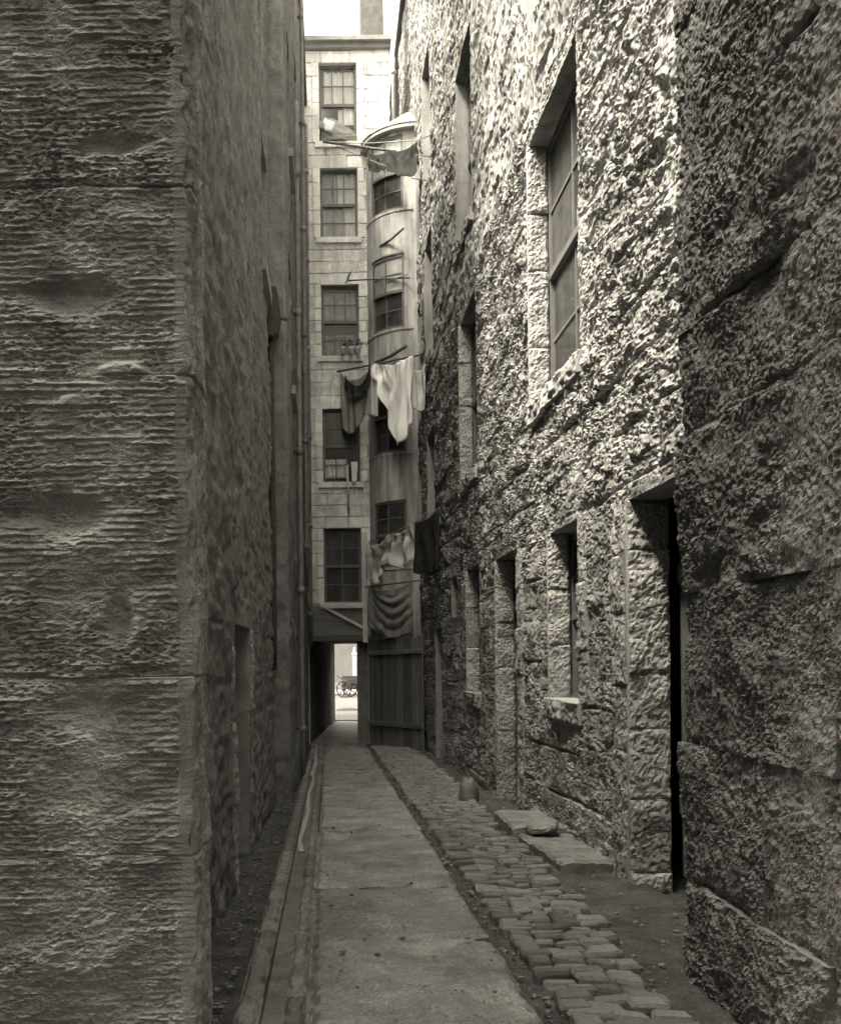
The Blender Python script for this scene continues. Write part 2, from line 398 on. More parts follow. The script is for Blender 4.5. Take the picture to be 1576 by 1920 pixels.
# kerb and gutter channel on the left
gut = empty('gutter_channel', 'stone gutter channel between two narrow kerb strips beside the flagstones', kind='structure')
for (x0, x1, h, sd) in ((-0.345, -0.255, 0.05, 3), (-0.175, -0.10, 0.012, 4)):
    y = 1.9
    while y < 21.2:
        l = random.uniform(0.75, 1.25); y1 = min(y+l, 21.3)
        def kh(U, V, x0=x0, x1=x1, y=y, y1=y1, h=h):
            e = np.minimum(np.minimum(U-x0, x1-U)*1.3, np.minimum(V-y, y1-V))
            return h+0.016*fbm(U*14, V*7, 4, 31, 0.6)-0.022*(1-sst(0, 0.03, e+0.012*vn(U*20, V*16, 33)))
        panel('kerb_stone', fl, np.linspace(x0, x1, 12), np.linspace(y, y1-0.012, 60), kh, M_KERB, gut, edge=0.1, smooth=False)
        y = y1
tag(panel('gutter_bed', fl, np.linspace(-0.262, -0.168, 6), np.arange(1.9, 21.4, 0.1), lambda U, V: -0.02+0.006*fbm(U*20, V*9, 3, 3), M_KERB, gut, edge=0.05), None)
# trickle of water in the channel
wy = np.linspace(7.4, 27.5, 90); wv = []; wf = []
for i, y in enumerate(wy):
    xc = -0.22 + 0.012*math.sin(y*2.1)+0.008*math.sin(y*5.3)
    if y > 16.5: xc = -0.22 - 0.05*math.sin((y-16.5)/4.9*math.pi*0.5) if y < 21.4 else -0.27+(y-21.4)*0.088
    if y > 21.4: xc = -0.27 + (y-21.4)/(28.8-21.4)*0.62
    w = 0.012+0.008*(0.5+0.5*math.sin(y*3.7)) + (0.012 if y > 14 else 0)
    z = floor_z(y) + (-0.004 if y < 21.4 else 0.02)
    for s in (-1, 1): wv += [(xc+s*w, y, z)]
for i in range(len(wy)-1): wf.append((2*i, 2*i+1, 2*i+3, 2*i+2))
tag(obj('gutter_water', np.array(wv), wf, M_WATER), 'thin trickle of gutter water, its glint painted as a pale colour', kind='structure')

# cobbles
cob = empty('cobbled_strip', 'strip of small rounded cobbles beside the flagstones', kind='structure')
cmesh = []
for k in range(8):
    bm = bmesh.new(); bm_box(bm, -0.5, 0.5, -0.5, 0.5, -1, 0.0, 0.10, 0.085)
    for v in bm.verts:
        if v.co.z > -0.3: v.co.z += 0.08-0.22*(v.co.x**2+v.co.y**2)+random.uniform(-.05, .05)
    me = bpy.data.meshes.new('cobble'); bm.to_mesh(me); bm.free(); me.materials.append(M_COB)
    cmesh.append(me)
cob_list = []
y = 2.3
while y < 20.6:
    ly = random.uniform(0.085, 0.115); x = 0.845+random.uniform(-0.01, 0.02)
    xr = 1.26 + (min(y, 13)-4.4)*0.03
    while x < xr:
        lx = random.uniform(0.09, 0.17); cob_list.append((x+lx/2, y+ly/2, lx-0.008, ly-0.012)); x += lx
    y += ly
cob_list.sort(key=lambda c: c[1])
for (x, y, lx, ly) in cob_list[:300]:
    o = bpy.data.objects.new('cobble', random.choice(cmesh)); link(o, cob)
    o.location = (x, y, floor_z(y)+random.uniform(-0.018, 0.010)); o.scale = (lx, ly, 0.10)
    o.rotation_euler = (-0.031+random.uniform(-.07, .07), random.uniform(-.07, .07), random.uniform(-.09, .09))
bm = bmesh.new()
for (x, y, lx, ly) in cob_list[300:]:
    n0 = len(bm.verts); bm.from_mesh(random.choice(cmesh)); bm.verts.ensure_lookup_table()
    M_ = Matrix.Translation((x, y, floor_z(y)+random.uniform(-0.018, 0.010))) @ Matrix.Rotation(random.uniform(-.09, .09), 4, 'Z') @ Matrix.Rotation(random.uniform(-.08, .08), 4, 'X') @ Matrix.Diagonal((lx, ly, 0.10, 1))
    for v in bm.verts[n0:]: v.co = M_ @ v.co
M_COBF = mat('far_cobble_stone', grey(0.15), 0.45, 9, 0.45, 0.8, 70, 0.0, spec=0.45, speck=0.35, bdist=0.006)
tag(mesh_from_bm('far_cobbles', bm, M_COBF, cob, False), kind='stuff')

# ------------------------------------------------------------------ right building (hewn stone, raking light)
RX = 1.86
mR = lambda U, V, H: np.stack([RX-H, U, V], -1)
def rz(dz): return EZ+dz
R_END = 24.5; R_TOP = EZ+14.6; R0 = 4.9
holesR = [
    (5.05, 6.27, floor_z(5.7)-0.2, rz(0.94)),       # near doorway (jamb stones fill to 6.2)
    (7.50, 8.50, rz(-0.38), rz(1.00)),              # ground window
    (9.95, 11.23, floor_z(10.5)-0.2, rz(1.04)),     # second doorway
    (12.4, 13.55, rz(-0.50), rz(1.12)),
    (14.55, 15.2, rz(0.55), rz(1.15)),
    (16.6, 17.6, floor_z(17)-0.2, rz(0.45)),
    (7.42, 9.18, rz(2.20), rz(4.58)),               # big window
    (12.5, 14.0, rz(2.33), rz(4.54)),
    (17.45, 18.7, rz(1.75), rz(4.0)),
    (7.42, 9.18, rz(5.75), rz(8.0)),
    (12.75, 14.2, rz(5.60), rz(8.02)),
    (17.55, 18.8, rz(5.3), rz(7.5)),
    (17.65, 18.9, rz(8.6), rz(10.75)),
    (19.75, 20.35, rz(4.6), rz(6.9)), (19.75, 20.35, rz(8.0), rz(9.9)),
    (19.75, 20.35, rz(1.6), rz(3.7)),
]
def right_h(U, V):
    # horizontally bedded, hewn and weathered courses
    wu = U + 0.06*vn(U*4, V*4, 41); wv_ = V + 0.035*vn(U*6, V*6, 43)
    warp = 0.03*vn(U*9, V*14, 42)
    big = 0.024*fbm(U/0.9, V/0.45, 5, 51, 0.55)
    flake = 0.042*terrace(fbm(wu/0.42+warp, wv_/0.17, 5, 53, 0.55), 5.0)+0.013*terrace(fbm(wu/0.13, wv_/0.06+warp, 4, 55, 0.6), 4.0)
    zone = sst(-0.45, 0.35, vn(U*1.7, V*2.1, 71))
    strokes = 0.014*ridged(wu/0.22, wv_/0.042, 4, 61)*(0.25+0.75*zone)
    diag = 0.007*ridged((wu+wv_*0.8)/0.09, (wv_-wu*0.35)/0.04, 3, 81)*sst(-0.3, 0.4, vn(U*2.3+5, V*2.6, 73))
    pz_ = sst(-0.45, 0.25, vn(U*2.2, V*3, 75))
    pit = -0.026*sst(0.33, 0.20, worley(wu/0.085, wv_/0.034, 91))*pz_ - 0.010*sst(0.36, 0.2, worley(U/0.045, V/0.02, 93))*sst(-0.3, 0.3, vn(U*4, V*5, 94))
    crack = -0.022*sst(0.86, 0.97, ridged(wu/0.34, wv_/0.10, 1, 65))
    gouge = -0.04*sst(0.5, 0.72, fbm(U/0.55+3, V/0.12, 4, 77))
    strokes = strokes+flake+crack
    # courses
    ch = 0.36; row = np.floor((V+0.04*vn(U*1.3, V*0.7, 44))/ch); fr = (V+0.04*vn(U*1.3, V*0.7, 44))/ch-row
    jn = np.minimum(fr, 1-fr)*ch
    joint = -0.03*sst(0.022, 0.0, jn)*sst(-0.3, 0.3, vn(U*1.9, V*3, 45))
    blk = 0.02*(_h(np.floor(U/0.55+row*0.37), row, 46)-0.5)
    low = sst(EZ+1.3, EZ+0.6, V)
    d = hole_dist(U, V, holesR); dr = sst(0.0, 0.16, d)
    mid = 0.55+0.45*dr
    amp = (1-0.45*low)*(0.25+0.75*dr)
    r = big*mid + (strokes+diag+pit+gouge+blk)*amp + joint*dr + 0.005*fbm(U*34, V*44, 3, 99, 0.7)
    r = r*sst(-0.2, 0.0, d+0.01) + 0.0
    # two long projecting ledges (old roof raggles) running down towards the camera side
    for (ya, za, yb, zb, w) in ((6.9, EZ+4.5, 5.4, EZ+3.0, .05), (6.3, EZ+3.1, 5.4, EZ+2.75, .045), (6.1, EZ+2.6, 5.4, EZ+2.35, .04)):
        t = np.clip((U-ya)/(yb-ya), 0, 1); zl = za+(zb-za)*t+0.05*vn(U*9, U*0, 33)
        msk = ((U < ya) & (U > yb-0.6))*1.0
        r = r + msk*((0.024*np.exp(-((V-zl)/w)**2) - 0.020*np.exp(-((V-zl+w*2)/w)**2))*sst(-0.5, 0.2, vn(U*6, V*6, 35)))
    return r
us = [R0]
while us[-1] < R_END: us.append(us[-1]+max(0.010, 0.0019*us[-1]))
us[-1] = R_END
vs = list(np.arange(floor_z(5)-0.3-0.4, EZ+4.8, 0.0125)) + list(np.arange(EZ+4.8, R_TOP, 0.04))
rb = empty('tenement_building', 'long tenement wall of rough hewn sandstone with stone doorways beside the cobbles', 'building', loc=(RX, 6, 0))
panel('wall', mR, us, vs, right_h, M_RUBBLE, rb, holes=holesR, reveal=0.23, edge=0.7, smooth=False)
box('rear_walls', RX+0.62, 9.5, R0+0.02, 28.6, -0.3, R_TOP-0.02, M_INT, rb, 0)
bm = bmesh.new()
for a, b in (((RX-0.1, R_TOP), (5.7, R_TOP+3.4)), ((9.7, R_TOP), (5.7, R_TOP+3.4))):
    vv = [bm.verts.new((a[0], R0-0.1, a[1])), bm.verts.new((b[0], R0-0.1, b[1])), bm.verts.new((b[0], 28.7, b[1])), bm.verts.new((a[0], 28.7, a[1]))]
    f = bm.faces.new(vv)
r_ = bmesh.ops.extrude_face_region(bm, geom=bm.faces[:]); bmesh.ops.translate(bm, vec=(0, 0, 0.15), verts=[e for e in r_['geom'] if isinstance(e, bmesh.types.BMVert)])
mesh_from_bm('roof', bm, M_SOOT, rb)

def jamb_stones(mp, u0, u1, z_list, d0, d1, m, parent, seed=0, along='u'):
    """coursed dressed stones filling a strip beside an opening"""
    for i in range(len(z_list)-1):
        a, b = z_list[i]+0.002, z_list[i+1]-0.002
        ww = random.uniform(-0.012, 0.012)
        def jh(U, V, a=a, b=b, i=i, ww=ww):
            e = np.minimum(np.minimum(V-a, b-V), np.minimum(U-u0, u1-U))
            return d1+ww+0.022*terrace(fbm(U*7+i*3, V*7, 4, 201+seed), 4)+0.006*ridged(U*26, V*16+i, 3, 203)-0.008*sst(0.36, 0.2, worley(U/0.03, V/0.04, 205))-0.014*(1-sst(0, 0.018, e+0.010*vn(U*25, V*25, 7)))
        panel('jamb_stone', mp, np.linspace(u0, u1, max(8, int((u1-u0)/0.011))), np.linspace(a, b, max(8, int((b-a)/0.012))), jh, m, parent, edge=d0, smooth=False)
# near doorway: the far jamb is a stack of dressed blocks whose faces look back up the alley
def mJ(yf, x0=RX):     # reveal face looking towards -Y ; U = depth into wall
    return lambda U, V, H: np.stack([x0+U, yf-H, V], -1)
zj = [floor_z(6.2)-0.1] + [P(1210, v, 6.2).z for v in (1640, 1500, 1368, 1262, 1030)] + [rz(0.94)]
jamb_stones(mJ(6.22), -0.012, 0.24, zj, 0.06, 0.0, M_RJAMB, rb, 1)
zj = [floor_z(11.2)-0.1, rz(-0.85), rz(-0.15), rz(0.35), rz(1.03)]
jamb_stones(mJ(11.18), -0.012, 0.2, zj, 0.06, 0.0, M_RJAMB, rb, 5)
# outer face blocks beside near door and windows
zj = [floor_z(6.7)-0.1, rz(-0.62), rz(-0.2), rz(0.25), rz(0.62), rz(0.97)]
for k, (ua, ub) in enumerate(((6.29, 6.60), (9.66, 9.93), (7.26, 7.49))):
    zz_ = zj if k < 2 else [rz(-0.38), rz(0.02), rz(0.52), rz(1.02)]
    jamb_stones(mR, ua, ub, zz_, 0.1, 0.024, M_RJAMB, rb, 11+k)
for (h, sd_) in ((holesR[6], 41), (holesR[1], 43), (holesR[7], 45), (holesR[3], 47)):
    n_ = 4 if h[3]-h[2] > 2 else 3; zz_ = [h[2]+(h[3]-h[2])*k/n_+(random.uniform(-.08, .08) if 0 < k < n_ else 0) for k in range(n_+1)]
    jamb_stones(mJ(h[1]-0.05), -0.02, 0.16, zz_, 0.06, 0.0, M_RJAMB, rb, sd_)
# sills
for (h, d) in ((holesR[1], 0.05), (holesR[3], 0.04), (holesR[6], 0.03), (holesR[7], 0.05), (holesR[10], 0.05), (holesR[8], 0.05), (holesR[11], 0.05)):
    def sh(U, V): return 0.035+0.035*fbm(U*6, V*12, 4, 300)+0.012*ridged(U*22, V*30, 2, 301)
    panel('sill', mR, np.linspace(h[0]-0.06, h[1]+0.06, 90), np.linspace(h[2]-0.15, h[2]+0.012, 14), sh, M_RJAMB, rb, edge=0.26, smooth=True)
# window joinery
sash(mR, 7.42, 9.18, rz(2.2), rz(4.58), 0.19, 2, 2, rb, pm=M_GRIME, upper=M_GRIME2, rail=0.06)
sash(mR, 7.50, 8.50, rz(-0.38), rz(1.0), 0.20, 2, 2, rb, pm=M_GRIME)
sash(mR, 12.5, 14.0, rz(2.33), rz(4.54), 0.19, 2, 2, rb, pm=M_GRIME)
sash(mR, 12.4, 13.55, rz(-0.5), rz(1.12), 0.19, 2, 2, rb, pm=M_GRIME)
sash(mR, 14.55, 15.2, rz(0.55), rz(1.15), 0.15, 1, 1, rb, pm=M_GRIME)
sash(mR, 7.42, 9.18, rz(5.75), rz(8.0), 0.19, 2, 2, rb, pm=M_GRIME)
sash(mR, 12.75, 14.2, rz(5.6), rz(8.02), 0.19, 2, 2, rb, pm=M_GRIME)
for h in (holesR[8], holesR[11], holesR[12], holesR[13], holesR[14], holesR[15]):
    sash(mR, h[0], h[1], h[2], h[3], 0.16, 2, 2, rb, pm=M_GRIME)
def plank_door(mp, u0, u1, v0, v1, dep, parent, n=5):
    d = mbox('door', mp, u0, u1, v0, v1, -dep-0.05, -dep-0.02, M_DARKW, parent)
    for k in range(n):
        a, b = u0+(u1-u0)*k/n+0.006, u0+(u1-u0)*(k+1)/n-0.006
        mbox('plank', mp, a, b, v0+0.02, v1-0.02, -dep-0.025, -dep+random.uniform(0, .008), M_DARKW, d)
    for zf in (0.2, 0.8): mbox('ledge', mp, u0+0.03, u1-0.03, v0+(v1-v0)*zf-0.06, v0+(v1-v0)*zf+0.06, -dep, -dep+0.03, M_DARKW, d)
    return d
plank_door(mR, 5.05, 6.2, floor_z(5.7)-0.02, rz(0.94), 0.30, rb)
plank_door(mR, 9.95, 11.18, floor_z(10.5)-0.02, rz(1.04), 0.26, rb)
plank_door(mR, 16.6, 17.6, floor_z(17)-0.02, rz(0.45), 0.14, rb, 4)

# doorstep slabs along the right wall
def slab(name, x0, x1, x0b, y0, y1, h, m, label, cat, seed):
    def mp(U, V, H):
        xa = x0+(x0b-x0)*(V-y0)/(y1-y0); X = xa+(x1-xa)*U
        return np.stack([X, V, 0.663-0.031*V+H], -1)
    def hh(U, V):
        e = np.minimum(np.minimum(U, 1-U)*0.4, np.minimum(V-y0, y1-V))
        return h+0.018*fbm(U*3, V*6, 5, seed, 0.6)-0.02*(1-sst(0, 0.025, e+0.015*vn(U*9, V*12, seed)))
    o = panel(name, mp, np.linspace(0, 1, 40), np.linspace(y0, y1, 90), hh, m, None, edge=0.08, smooth=False, back=True)
    return tag(o, label, cat)
slab('door_step', 1.44, 1.89, 1.47, 8.0, 9.1, 0.075, M_KERB, 'raised pale edged step slab at the foot of the hewn wall nearest the guard stone', 'step', 401)
slab('door_step', 1.52, 1.89, 1.47, 6.7, 7.95, 0.025, M_KERB, 'low sunken stone slab in front of the raised step at the hewn wall', 'step', 403)
# broken stone rubbish on the step
bm = bmesh.new(); bmesh.ops.create_icosphere(bm, subdivisions=4, radius=1.0)
for v in bm.verts:
    c = v.co.copy(); m_ = max(abs(c.x)**4, 0)+abs(c.y)**4+abs(c.z)**4; c *= 0.85/(m_**0.25+1e-6)*0.5+0.5
    n = 1+0.22*float(fbm(np.array(c.x*1.3+3), np.array(c.y*1.3+c.z*1.7), 4, 5))+0.10*float(ridged(np.array(c.x*3), np.array(c.z*4+c.y*2), 2, 6))
    v.co = Vector((c.x*0.11, c.y*0.2, c.z*0.05+0.03*c.x))*n
bmesh.ops.translate(bm, vec=(1.66, 7.93, floor_z(7.9)+0.085), verts=bm.verts)
tag(mesh_from_bm('broken_stone', bm, M_KERB, None, True), 'small broken stone lying across the joint of two step slabs', 'stone')
# guard stone
def gmap(U, V, H):
    R = (0.135-0.045*V**2)+H
    return np.stack([1.46+R*np.cos(U)*0.9, 10.75+R*np.sin(U)*1.2, floor_z(10.75)-0.06+V*0.42], -1)
gv = np.concatenate([np.linspace(0, 0.86, 9), [0.95, 1.0]])
V_ = []; Fc = []
for j, t in enumerate(gv):
    sc_ = 1.0 if t < 0.86 else (0.72 if t < 0.98 else 0.25)
    for k in range(16):
        an = 2*math.pi*k/16; R = (0.13-0.04*t)*sc_*(1+0.08*math.sin(an*3+t*4))
        V_.append((1.47+R*math.cos(an)*0.9, 10.75+R*math.sin(an)*1.2, floor_z(10.75)-0.06+t*0.26+0.03*math.sin(an*2+1)*t))
for j in range(len(gv)-1):
    for k in range(16): Fc.append((j*16+k, j*16+(k+1) % 16, (j+1)*16+(k+1) % 16, (j+1)*16+k))
Fc.append(tuple((len(gv)-1)*16+k for k in range(16)))
tag(obj('guard_stone', np.array(V_), Fc, M_KERB, None, True), 'small rounded guard stone standing at the edge of the cobbles', 'guard stone')

# ------------------------------------------------------------------ near right building (dark pitted blocks)
NX = 1.50
nb = empty('corner_building', 'dark building of big pitted weathered blocks jutting out beside the tall doorway', 'building', loc=(NX, 4, 0))
mN = lambda U, V, H: np.stack([NX-H, U, V], -1)
courses = [floor_z(3)-0.25, EZ-0.95, EZ-0.38, EZ+0.25, EZ+0.90, EZ+1.33, EZ+1.95, EZ+2.6, EZ+3.3]
edge_y = 4.30
for c in range(len(courses)-1):
    a, b = courses[c]+0.0006, courses[c+1]-0.0006
    cuts = [1.6, random.uniform(2.5, 2.9), random.uniform(3.3, 3.6), edge_y+random.uniform(-0.012, 0.012)] if c % 2 else [1.6, random.uniform(2.0, 2.3), random.uniform(2.95, 3.15), edge_y+random.uniform(-0.012, 0.012)]
    if c == 5: cuts = [1.6, 2.6, edge_y]
    foot = [0.03, 0.02, 0.0, 0.01, 0.0, 0.02, 0.0, 0.03][c]
    for k in range(len(cuts)-1):
        ya, yb = cuts[k]+0.0006, cuts[k+1]-0.0006
        off = random.uniform(-0.007, 0.009)+foot*0.4; sd = 500+c*10+k; ang = random.uniform(-0.6, 0.6)
        def nh(U, V, a=a, b=b, ya=ya, yb=yb, off=off, sd=sd, ang=ang):
            e = np.minimum(np.minimum(V-a, b-V), np.minimum(U-ya, yb-U))+0.02*vn(U*9, V*9, sd)
            w1 = worley(U/0.045+sd, V/0.040, 7); w2 = worley(U/0.018, V/0.020+sd, 9)
            m1 = sst(-0.3, 0.4, fbm(U*2.2, V*2.2, 3, sd+3))
            Ur = U*math.cos(ang)-V*math.sin(ang); Vr = U*math.sin(ang)+V*math.cos(ang)
            r = off+0.016*fbm(U*2.6, V*2.6+sd, 5, sd, 0.55)+0.032*terrace(fbm(U*2.1+sd, V*2.7, 5, sd+8, 0.55), 5, 0.75)
            r += -0.014*sst(0.42, 0.22, w1)*m1*sst(-0.4, 0.3, vn(U*7, V*7, sd+2))-0.009*sst(0.42, 0.22, w2)*sst(-0.3, 0.4, vn(U*5, V*5, sd+5))
            r += 0.007*ridged(Ur*34, Vr*6, 2, sd+1)*(1-m1) + 0.008*fbm(U*50, V*50, 3, sd, 0.7)
            r -= 0.028*sst(0.35, 0.7, fbm(U*1.8+4, V*3.2, 4, sd+6))
            jm = (0.1+0.9*sst(-0.3, 0.3, vn(U*3.1, V*3.1, 77)))*(1.3 if V.mean() > EZ+0.7 else 0.7)
            return r - 0.022*jm*(1-sst(-0.005, 0.022, e))
        nu_ = max(10, int((yb-ya)/0.0062)); nv_ = max(10, int((b-a)/0.0062))
        if yb < 2.9: nu_ //= 3; nv_ //= 3
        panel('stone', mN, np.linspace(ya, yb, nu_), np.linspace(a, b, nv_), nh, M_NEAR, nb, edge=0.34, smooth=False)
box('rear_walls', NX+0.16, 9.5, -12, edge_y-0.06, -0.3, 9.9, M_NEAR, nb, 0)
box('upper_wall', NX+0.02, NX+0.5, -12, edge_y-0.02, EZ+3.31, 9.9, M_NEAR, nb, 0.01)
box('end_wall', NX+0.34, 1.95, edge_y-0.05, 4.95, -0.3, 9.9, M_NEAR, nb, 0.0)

# ------------------------------------------------------------------ near left building (droved ashlar corner)
LX = -0.42; LY = 3.18
lb = empty('corner_building', 'building with a big ashlar corner scored by horizontal chisel strokes', 'building', loc=(-1.5, 4, 0))
mP = lambda U, V, H: np.stack([U, LY-H, V], -1)
zc = [floor_z(3)-0.25, EZ-0.62, EZ-0.06, EZ+0.887, EZ+1.48, EZ+2.35, EZ+3.0]
def pier_h_factory(a, b, ua, ub, sd, last):
    def ph(U, V):
        e = np.minimum(V-a, b-V); eu = np.minimum(U-ua, ub-U)
        seg = np.floor(U*6+0.7*vn(U*0, V*50, sd+11)+0.25*vn(U*9, V*9, sd+12))
        wob = 0.0035*vn(U*3, V*4, sd)+0.0012*vn(U*30, V*30, sd+2)+0.004*(_h(seg, seg*0, sd+13)-0.5)
        pitch = 0.0215
        ph_ = (V+wob)/pitch; ln = np.floor(ph_); fr_ = ph_-ln
        prof = np.where(fr_ < 0.3, fr_/0.3, 1-(fr_-0.3)/0.7)                 # chisel stroke: steep under, sloping above
        lv = 0.35+0.65*_h(ln, seg, sd+14)
        brk = sst(-0.35, 0.1, fbm(U*11, V*44, 3, sd+4))
        area = sst(-0.30, 0.20, fbm(U*2.6, V*3.4, 3, sd+5))
        edge_keep = sst(ub-0.30, ub-0.10, U)*0.5
        r = 0.0085*prof*lv*brk*np.clip(0.15+0.85*area+edge_keep, 0, 1)
        r += 0.014*fbm(U*3.0, V*4.2, 5, sd+6, 0.55)+0.012*terrace(fbm(U*5, V*9, 4, sd+15), 4)*(1-0.6*area)+0.0045*fbm(U*50, V*80, 3, sd+7, 0.7)-0.006*sst(0.36, 0.2, worley(U/0.03, V/0.014, sd))*sst(-0.1, 0.4, vn(U*6, V*8, sd+1))
        # scars
        for (cu, cv, ru, rv, dep, keep) in SCARS:
            d = ((U-cu)/ru)**2+((V-cv)/rv)**2; g = np.exp(-d*d)
            d = d*(1+0.9*fbm(U*9, V*16, 4, 17))
            g = np.exp(-d*d)
            r = r*(1-keep*g) - dep*g + 0.009*g*terrace(fbm(U*16, V*26, 4, sd+8), 4)
        # smooth margin draft along the arris
        if last:
            mg = sst(ub-0.055, ub-0.045, U+0.004*vn(V*20, V*0, 3)); r = r*(1-0.8*mg)+0.002*mg
            r -= 0.022*sst(0.014, 0.0, ub-U+0.010*vn(V*18, V*3, 5)+0.014*fbm(V*7, V*0, 4, 6, 0.7))
        r -= 0.005*sst(0.006, 0.0, e+0.005*vn(U*12, V*0, sd))
        return r
    return ph
def pz(v): return EZ+(VY-v)/F*LY
def px(u): return (u-VX)/F*LY
SCARS = [(px(215), pz(270), 0.10, 0.03, 0.03, 0.9), (px(150), pz(552), 0.16, 0.055, 0.022, 0.95), (px(120), pz(960), 0.14, 0.08, 0.028, 0.7),
         (px(225), pz(1160), 0.05, 0.10, 0.018, 0.8), (px(240), pz(690), 0.07, 0.02, -0.02, 0.6), (px(350), pz(705), 0.02, 0.016, 0.03, 0.9),
         (px(150), pz(1330), 0.12, 0.07, 0.02, 0.7), (px(150), pz(745), 0.05, 0.014, -0.014, 0.9)]
for c in range(len(zc)-1):
    a, b = zc[c]+0.0004, zc[c+1]-0.0004
    cu = [-1.5, random.uniform(-1.12, -1.0), LX] if c not in (1, 3) else [-1.5, -1.28, LX]
    for k in range(2):
        ua, ub = cu[k]+0.003, cu[k+1]-(0.003 if k == 0 else 0)
        last = k == 1
        nu_ = int((ub-ua)/0.0045) if last else 30
        nv_ = int((b-a)/0.0027) if last else int((b-a)/0.006)
        panel('stone', mP, np.linspace(ua, ub, nu_), np.linspace(a, b, nv_), pier_h_factory(a, b, ua, ub, 700+c*20+k, last), M_PIER, lb, edge=0.30, smooth=False)
mPs = lambda U, V, H: np.stack([LX+0.002+H, U, V], -1)
for c in range(len(zc)-1):
    a, b = zc[c]+0.0004, zc[c+1]-0.0004
    def psh(U, V, a=a, b=b, c=c):
        e = np.minimum(V-a, b-V)
        r = 0.006+0.012*terrace(fbm(U*9, V*7+c, 4, 881), 4)+0.006*fbm(U*40, V*40, 3, 883, 0.7)-0.006*sst(0.006, 0, e)
        return r-0.02*sst(LY+0.022, LY+0.004, U+0.008*vn(V*18, V*0, 885))
    panel('side_stone', mPs, np.linspace(LY+0.004, LY+0.30, 40), np.arange(a, b, 0.007), psh, M_PIER, lb, edge=0.02)
L_TOP = EZ+5.5; L_TOP2 = EZ+7.3; LSTEP = 8.25
box('upper_wall', -7.0, LX-0.01, LY+0.01, LY+0.30, EZ+3.01, L_TOP, M_PIER, lb, 0.01)
box('flank_wall', -7.0, -1.502, LY+0.01, LY+0.30, -0.3, EZ+3.0, M_PIER, lb, 0.01)
WX = -0.60; LMID = 10.9
mL = lambda U, V, H: np.stack([WX+H, U, V], -1)
holesL = [(6.25, 7.55, floor_z(6.9)-0.3, rz(0.20)), (9.55, 10.45, rz(3.75), rz(5.0))]
def left_h(U, V):
    d = sst(0, 0.16, hole_dist(U, V, holesL))
    wu = U+0.05*vn(U*4, V*4, 141)
    r = 0.03*fbm(U/0.7, V/0.5, 4, 151)+0.022*ridged(wu/0.22, V/0.10, 3, 161)+0.012*fbm(U/0.06, V/0.05, 3, 171)
    # slanting scored lines
    r += 0.014*ridged((U*0.5+V*0.9)/0.10, (U*0.9-V*0.5)/0.5, 2, 181)*sst(0.0, 0.5, vn(U*1.1+2, V*0.9, 183))
    ch = 0.34; row = np.floor(V/ch); fr = V/ch-row; jn = np.minimum(fr, 1-fr)*ch
    r -= 0.02*sst(0.02, 0, jn)*sst(-0.2, 0.4, vn(U*1.7, V*2, 185))
    return r*(0.25+0.75*d)+0.02*(1-d)
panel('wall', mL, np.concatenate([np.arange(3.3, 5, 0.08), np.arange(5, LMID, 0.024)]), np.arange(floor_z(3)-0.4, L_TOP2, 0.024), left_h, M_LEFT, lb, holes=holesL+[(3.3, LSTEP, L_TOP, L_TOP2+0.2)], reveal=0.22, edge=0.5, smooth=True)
plank_door(mL, 6.25, 7.55, floor_z(6.9)-0.05, rz(0.20), 0.2, lb)
for (ua, ub) in ((6.12, 6.258), (7.542, 7.68)): jamb_stones(mL, ua, ub, [floor_z(6.9)-0.1, rz(-0.9), rz(-0.4), rz(0.22)], 0.1, 0.03, M_RJAMB, lb, 31)
sash(mL, 9.55, 10.45, rz(3.75), rz(5.0), 0.16, 2, 2, lb, pm=M_GRIME)
mbox('sill', mL, 9.5, 10.5, rz(3.63), rz(3.75), -0.2, 0.06, M_RJAMB, lb)
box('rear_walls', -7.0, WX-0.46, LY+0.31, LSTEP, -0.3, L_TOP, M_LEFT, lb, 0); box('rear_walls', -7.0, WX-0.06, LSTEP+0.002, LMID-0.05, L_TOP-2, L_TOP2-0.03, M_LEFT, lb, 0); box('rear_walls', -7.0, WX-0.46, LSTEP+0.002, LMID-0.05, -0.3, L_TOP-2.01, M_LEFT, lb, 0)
bm = bmesh.new()
bm_box(bm, -7.1, LX+0.06, LY-0.06, LSTEP+0.1, L_TOP+0.01, L_TOP+0.13, 0.01); bm_box(bm, -7.1, WX+0.08, LSTEP-0.05, LMID-0.02, L_TOP2+0.01, L_TOP2+0.13, 0.01)
mesh_from_bm('roof', bm, M_SOOT, lb)
# ------------------------------------------------------------------ far left building
fb = empty('tenement_building', 'tall sooty building with downpipes above the gutter, joining the pale facade', 'building', loc=(LX, 16, 0))
FL_TOP = EZ+11.6; FB1 = 28.7
mF = lambda U, V, H: np.stack([LX+H, U, V], -1)
holesF = [(13.6, 14.8, floor_z(14)-0.3, rz(0.30)), (15.2, 16.2, rz(1.8), rz(3.6)), (15.2, 16.2, rz(4.6), rz(6.4)), (15.2, 16.2, rz(7.4), rz(9.2)),
          (18.9, 20.0, rz(2.2), rz(3.6)), (18.9, 20.0, rz(4.9), rz(6.4)), (18.9, 20.0, rz(7.4), rz(9.2)), (12.0, 12.9, rz(3.2), rz(4.8)), (12.0, 12.9, rz(6.0), rz(7.6))]
def farleft_h(U, V):
    d = sst(0, 0.16, hole_dist(U, V, holesF))
    r = 0.03*fbm(U/0.8, V/0.5, 4, 251)+0.02*ridged(U/0.25, V/0.10, 3, 261)+0.010*fbm(U/0.08, V/0.06, 2, 271)
    return r*(0.3+0.7*d)
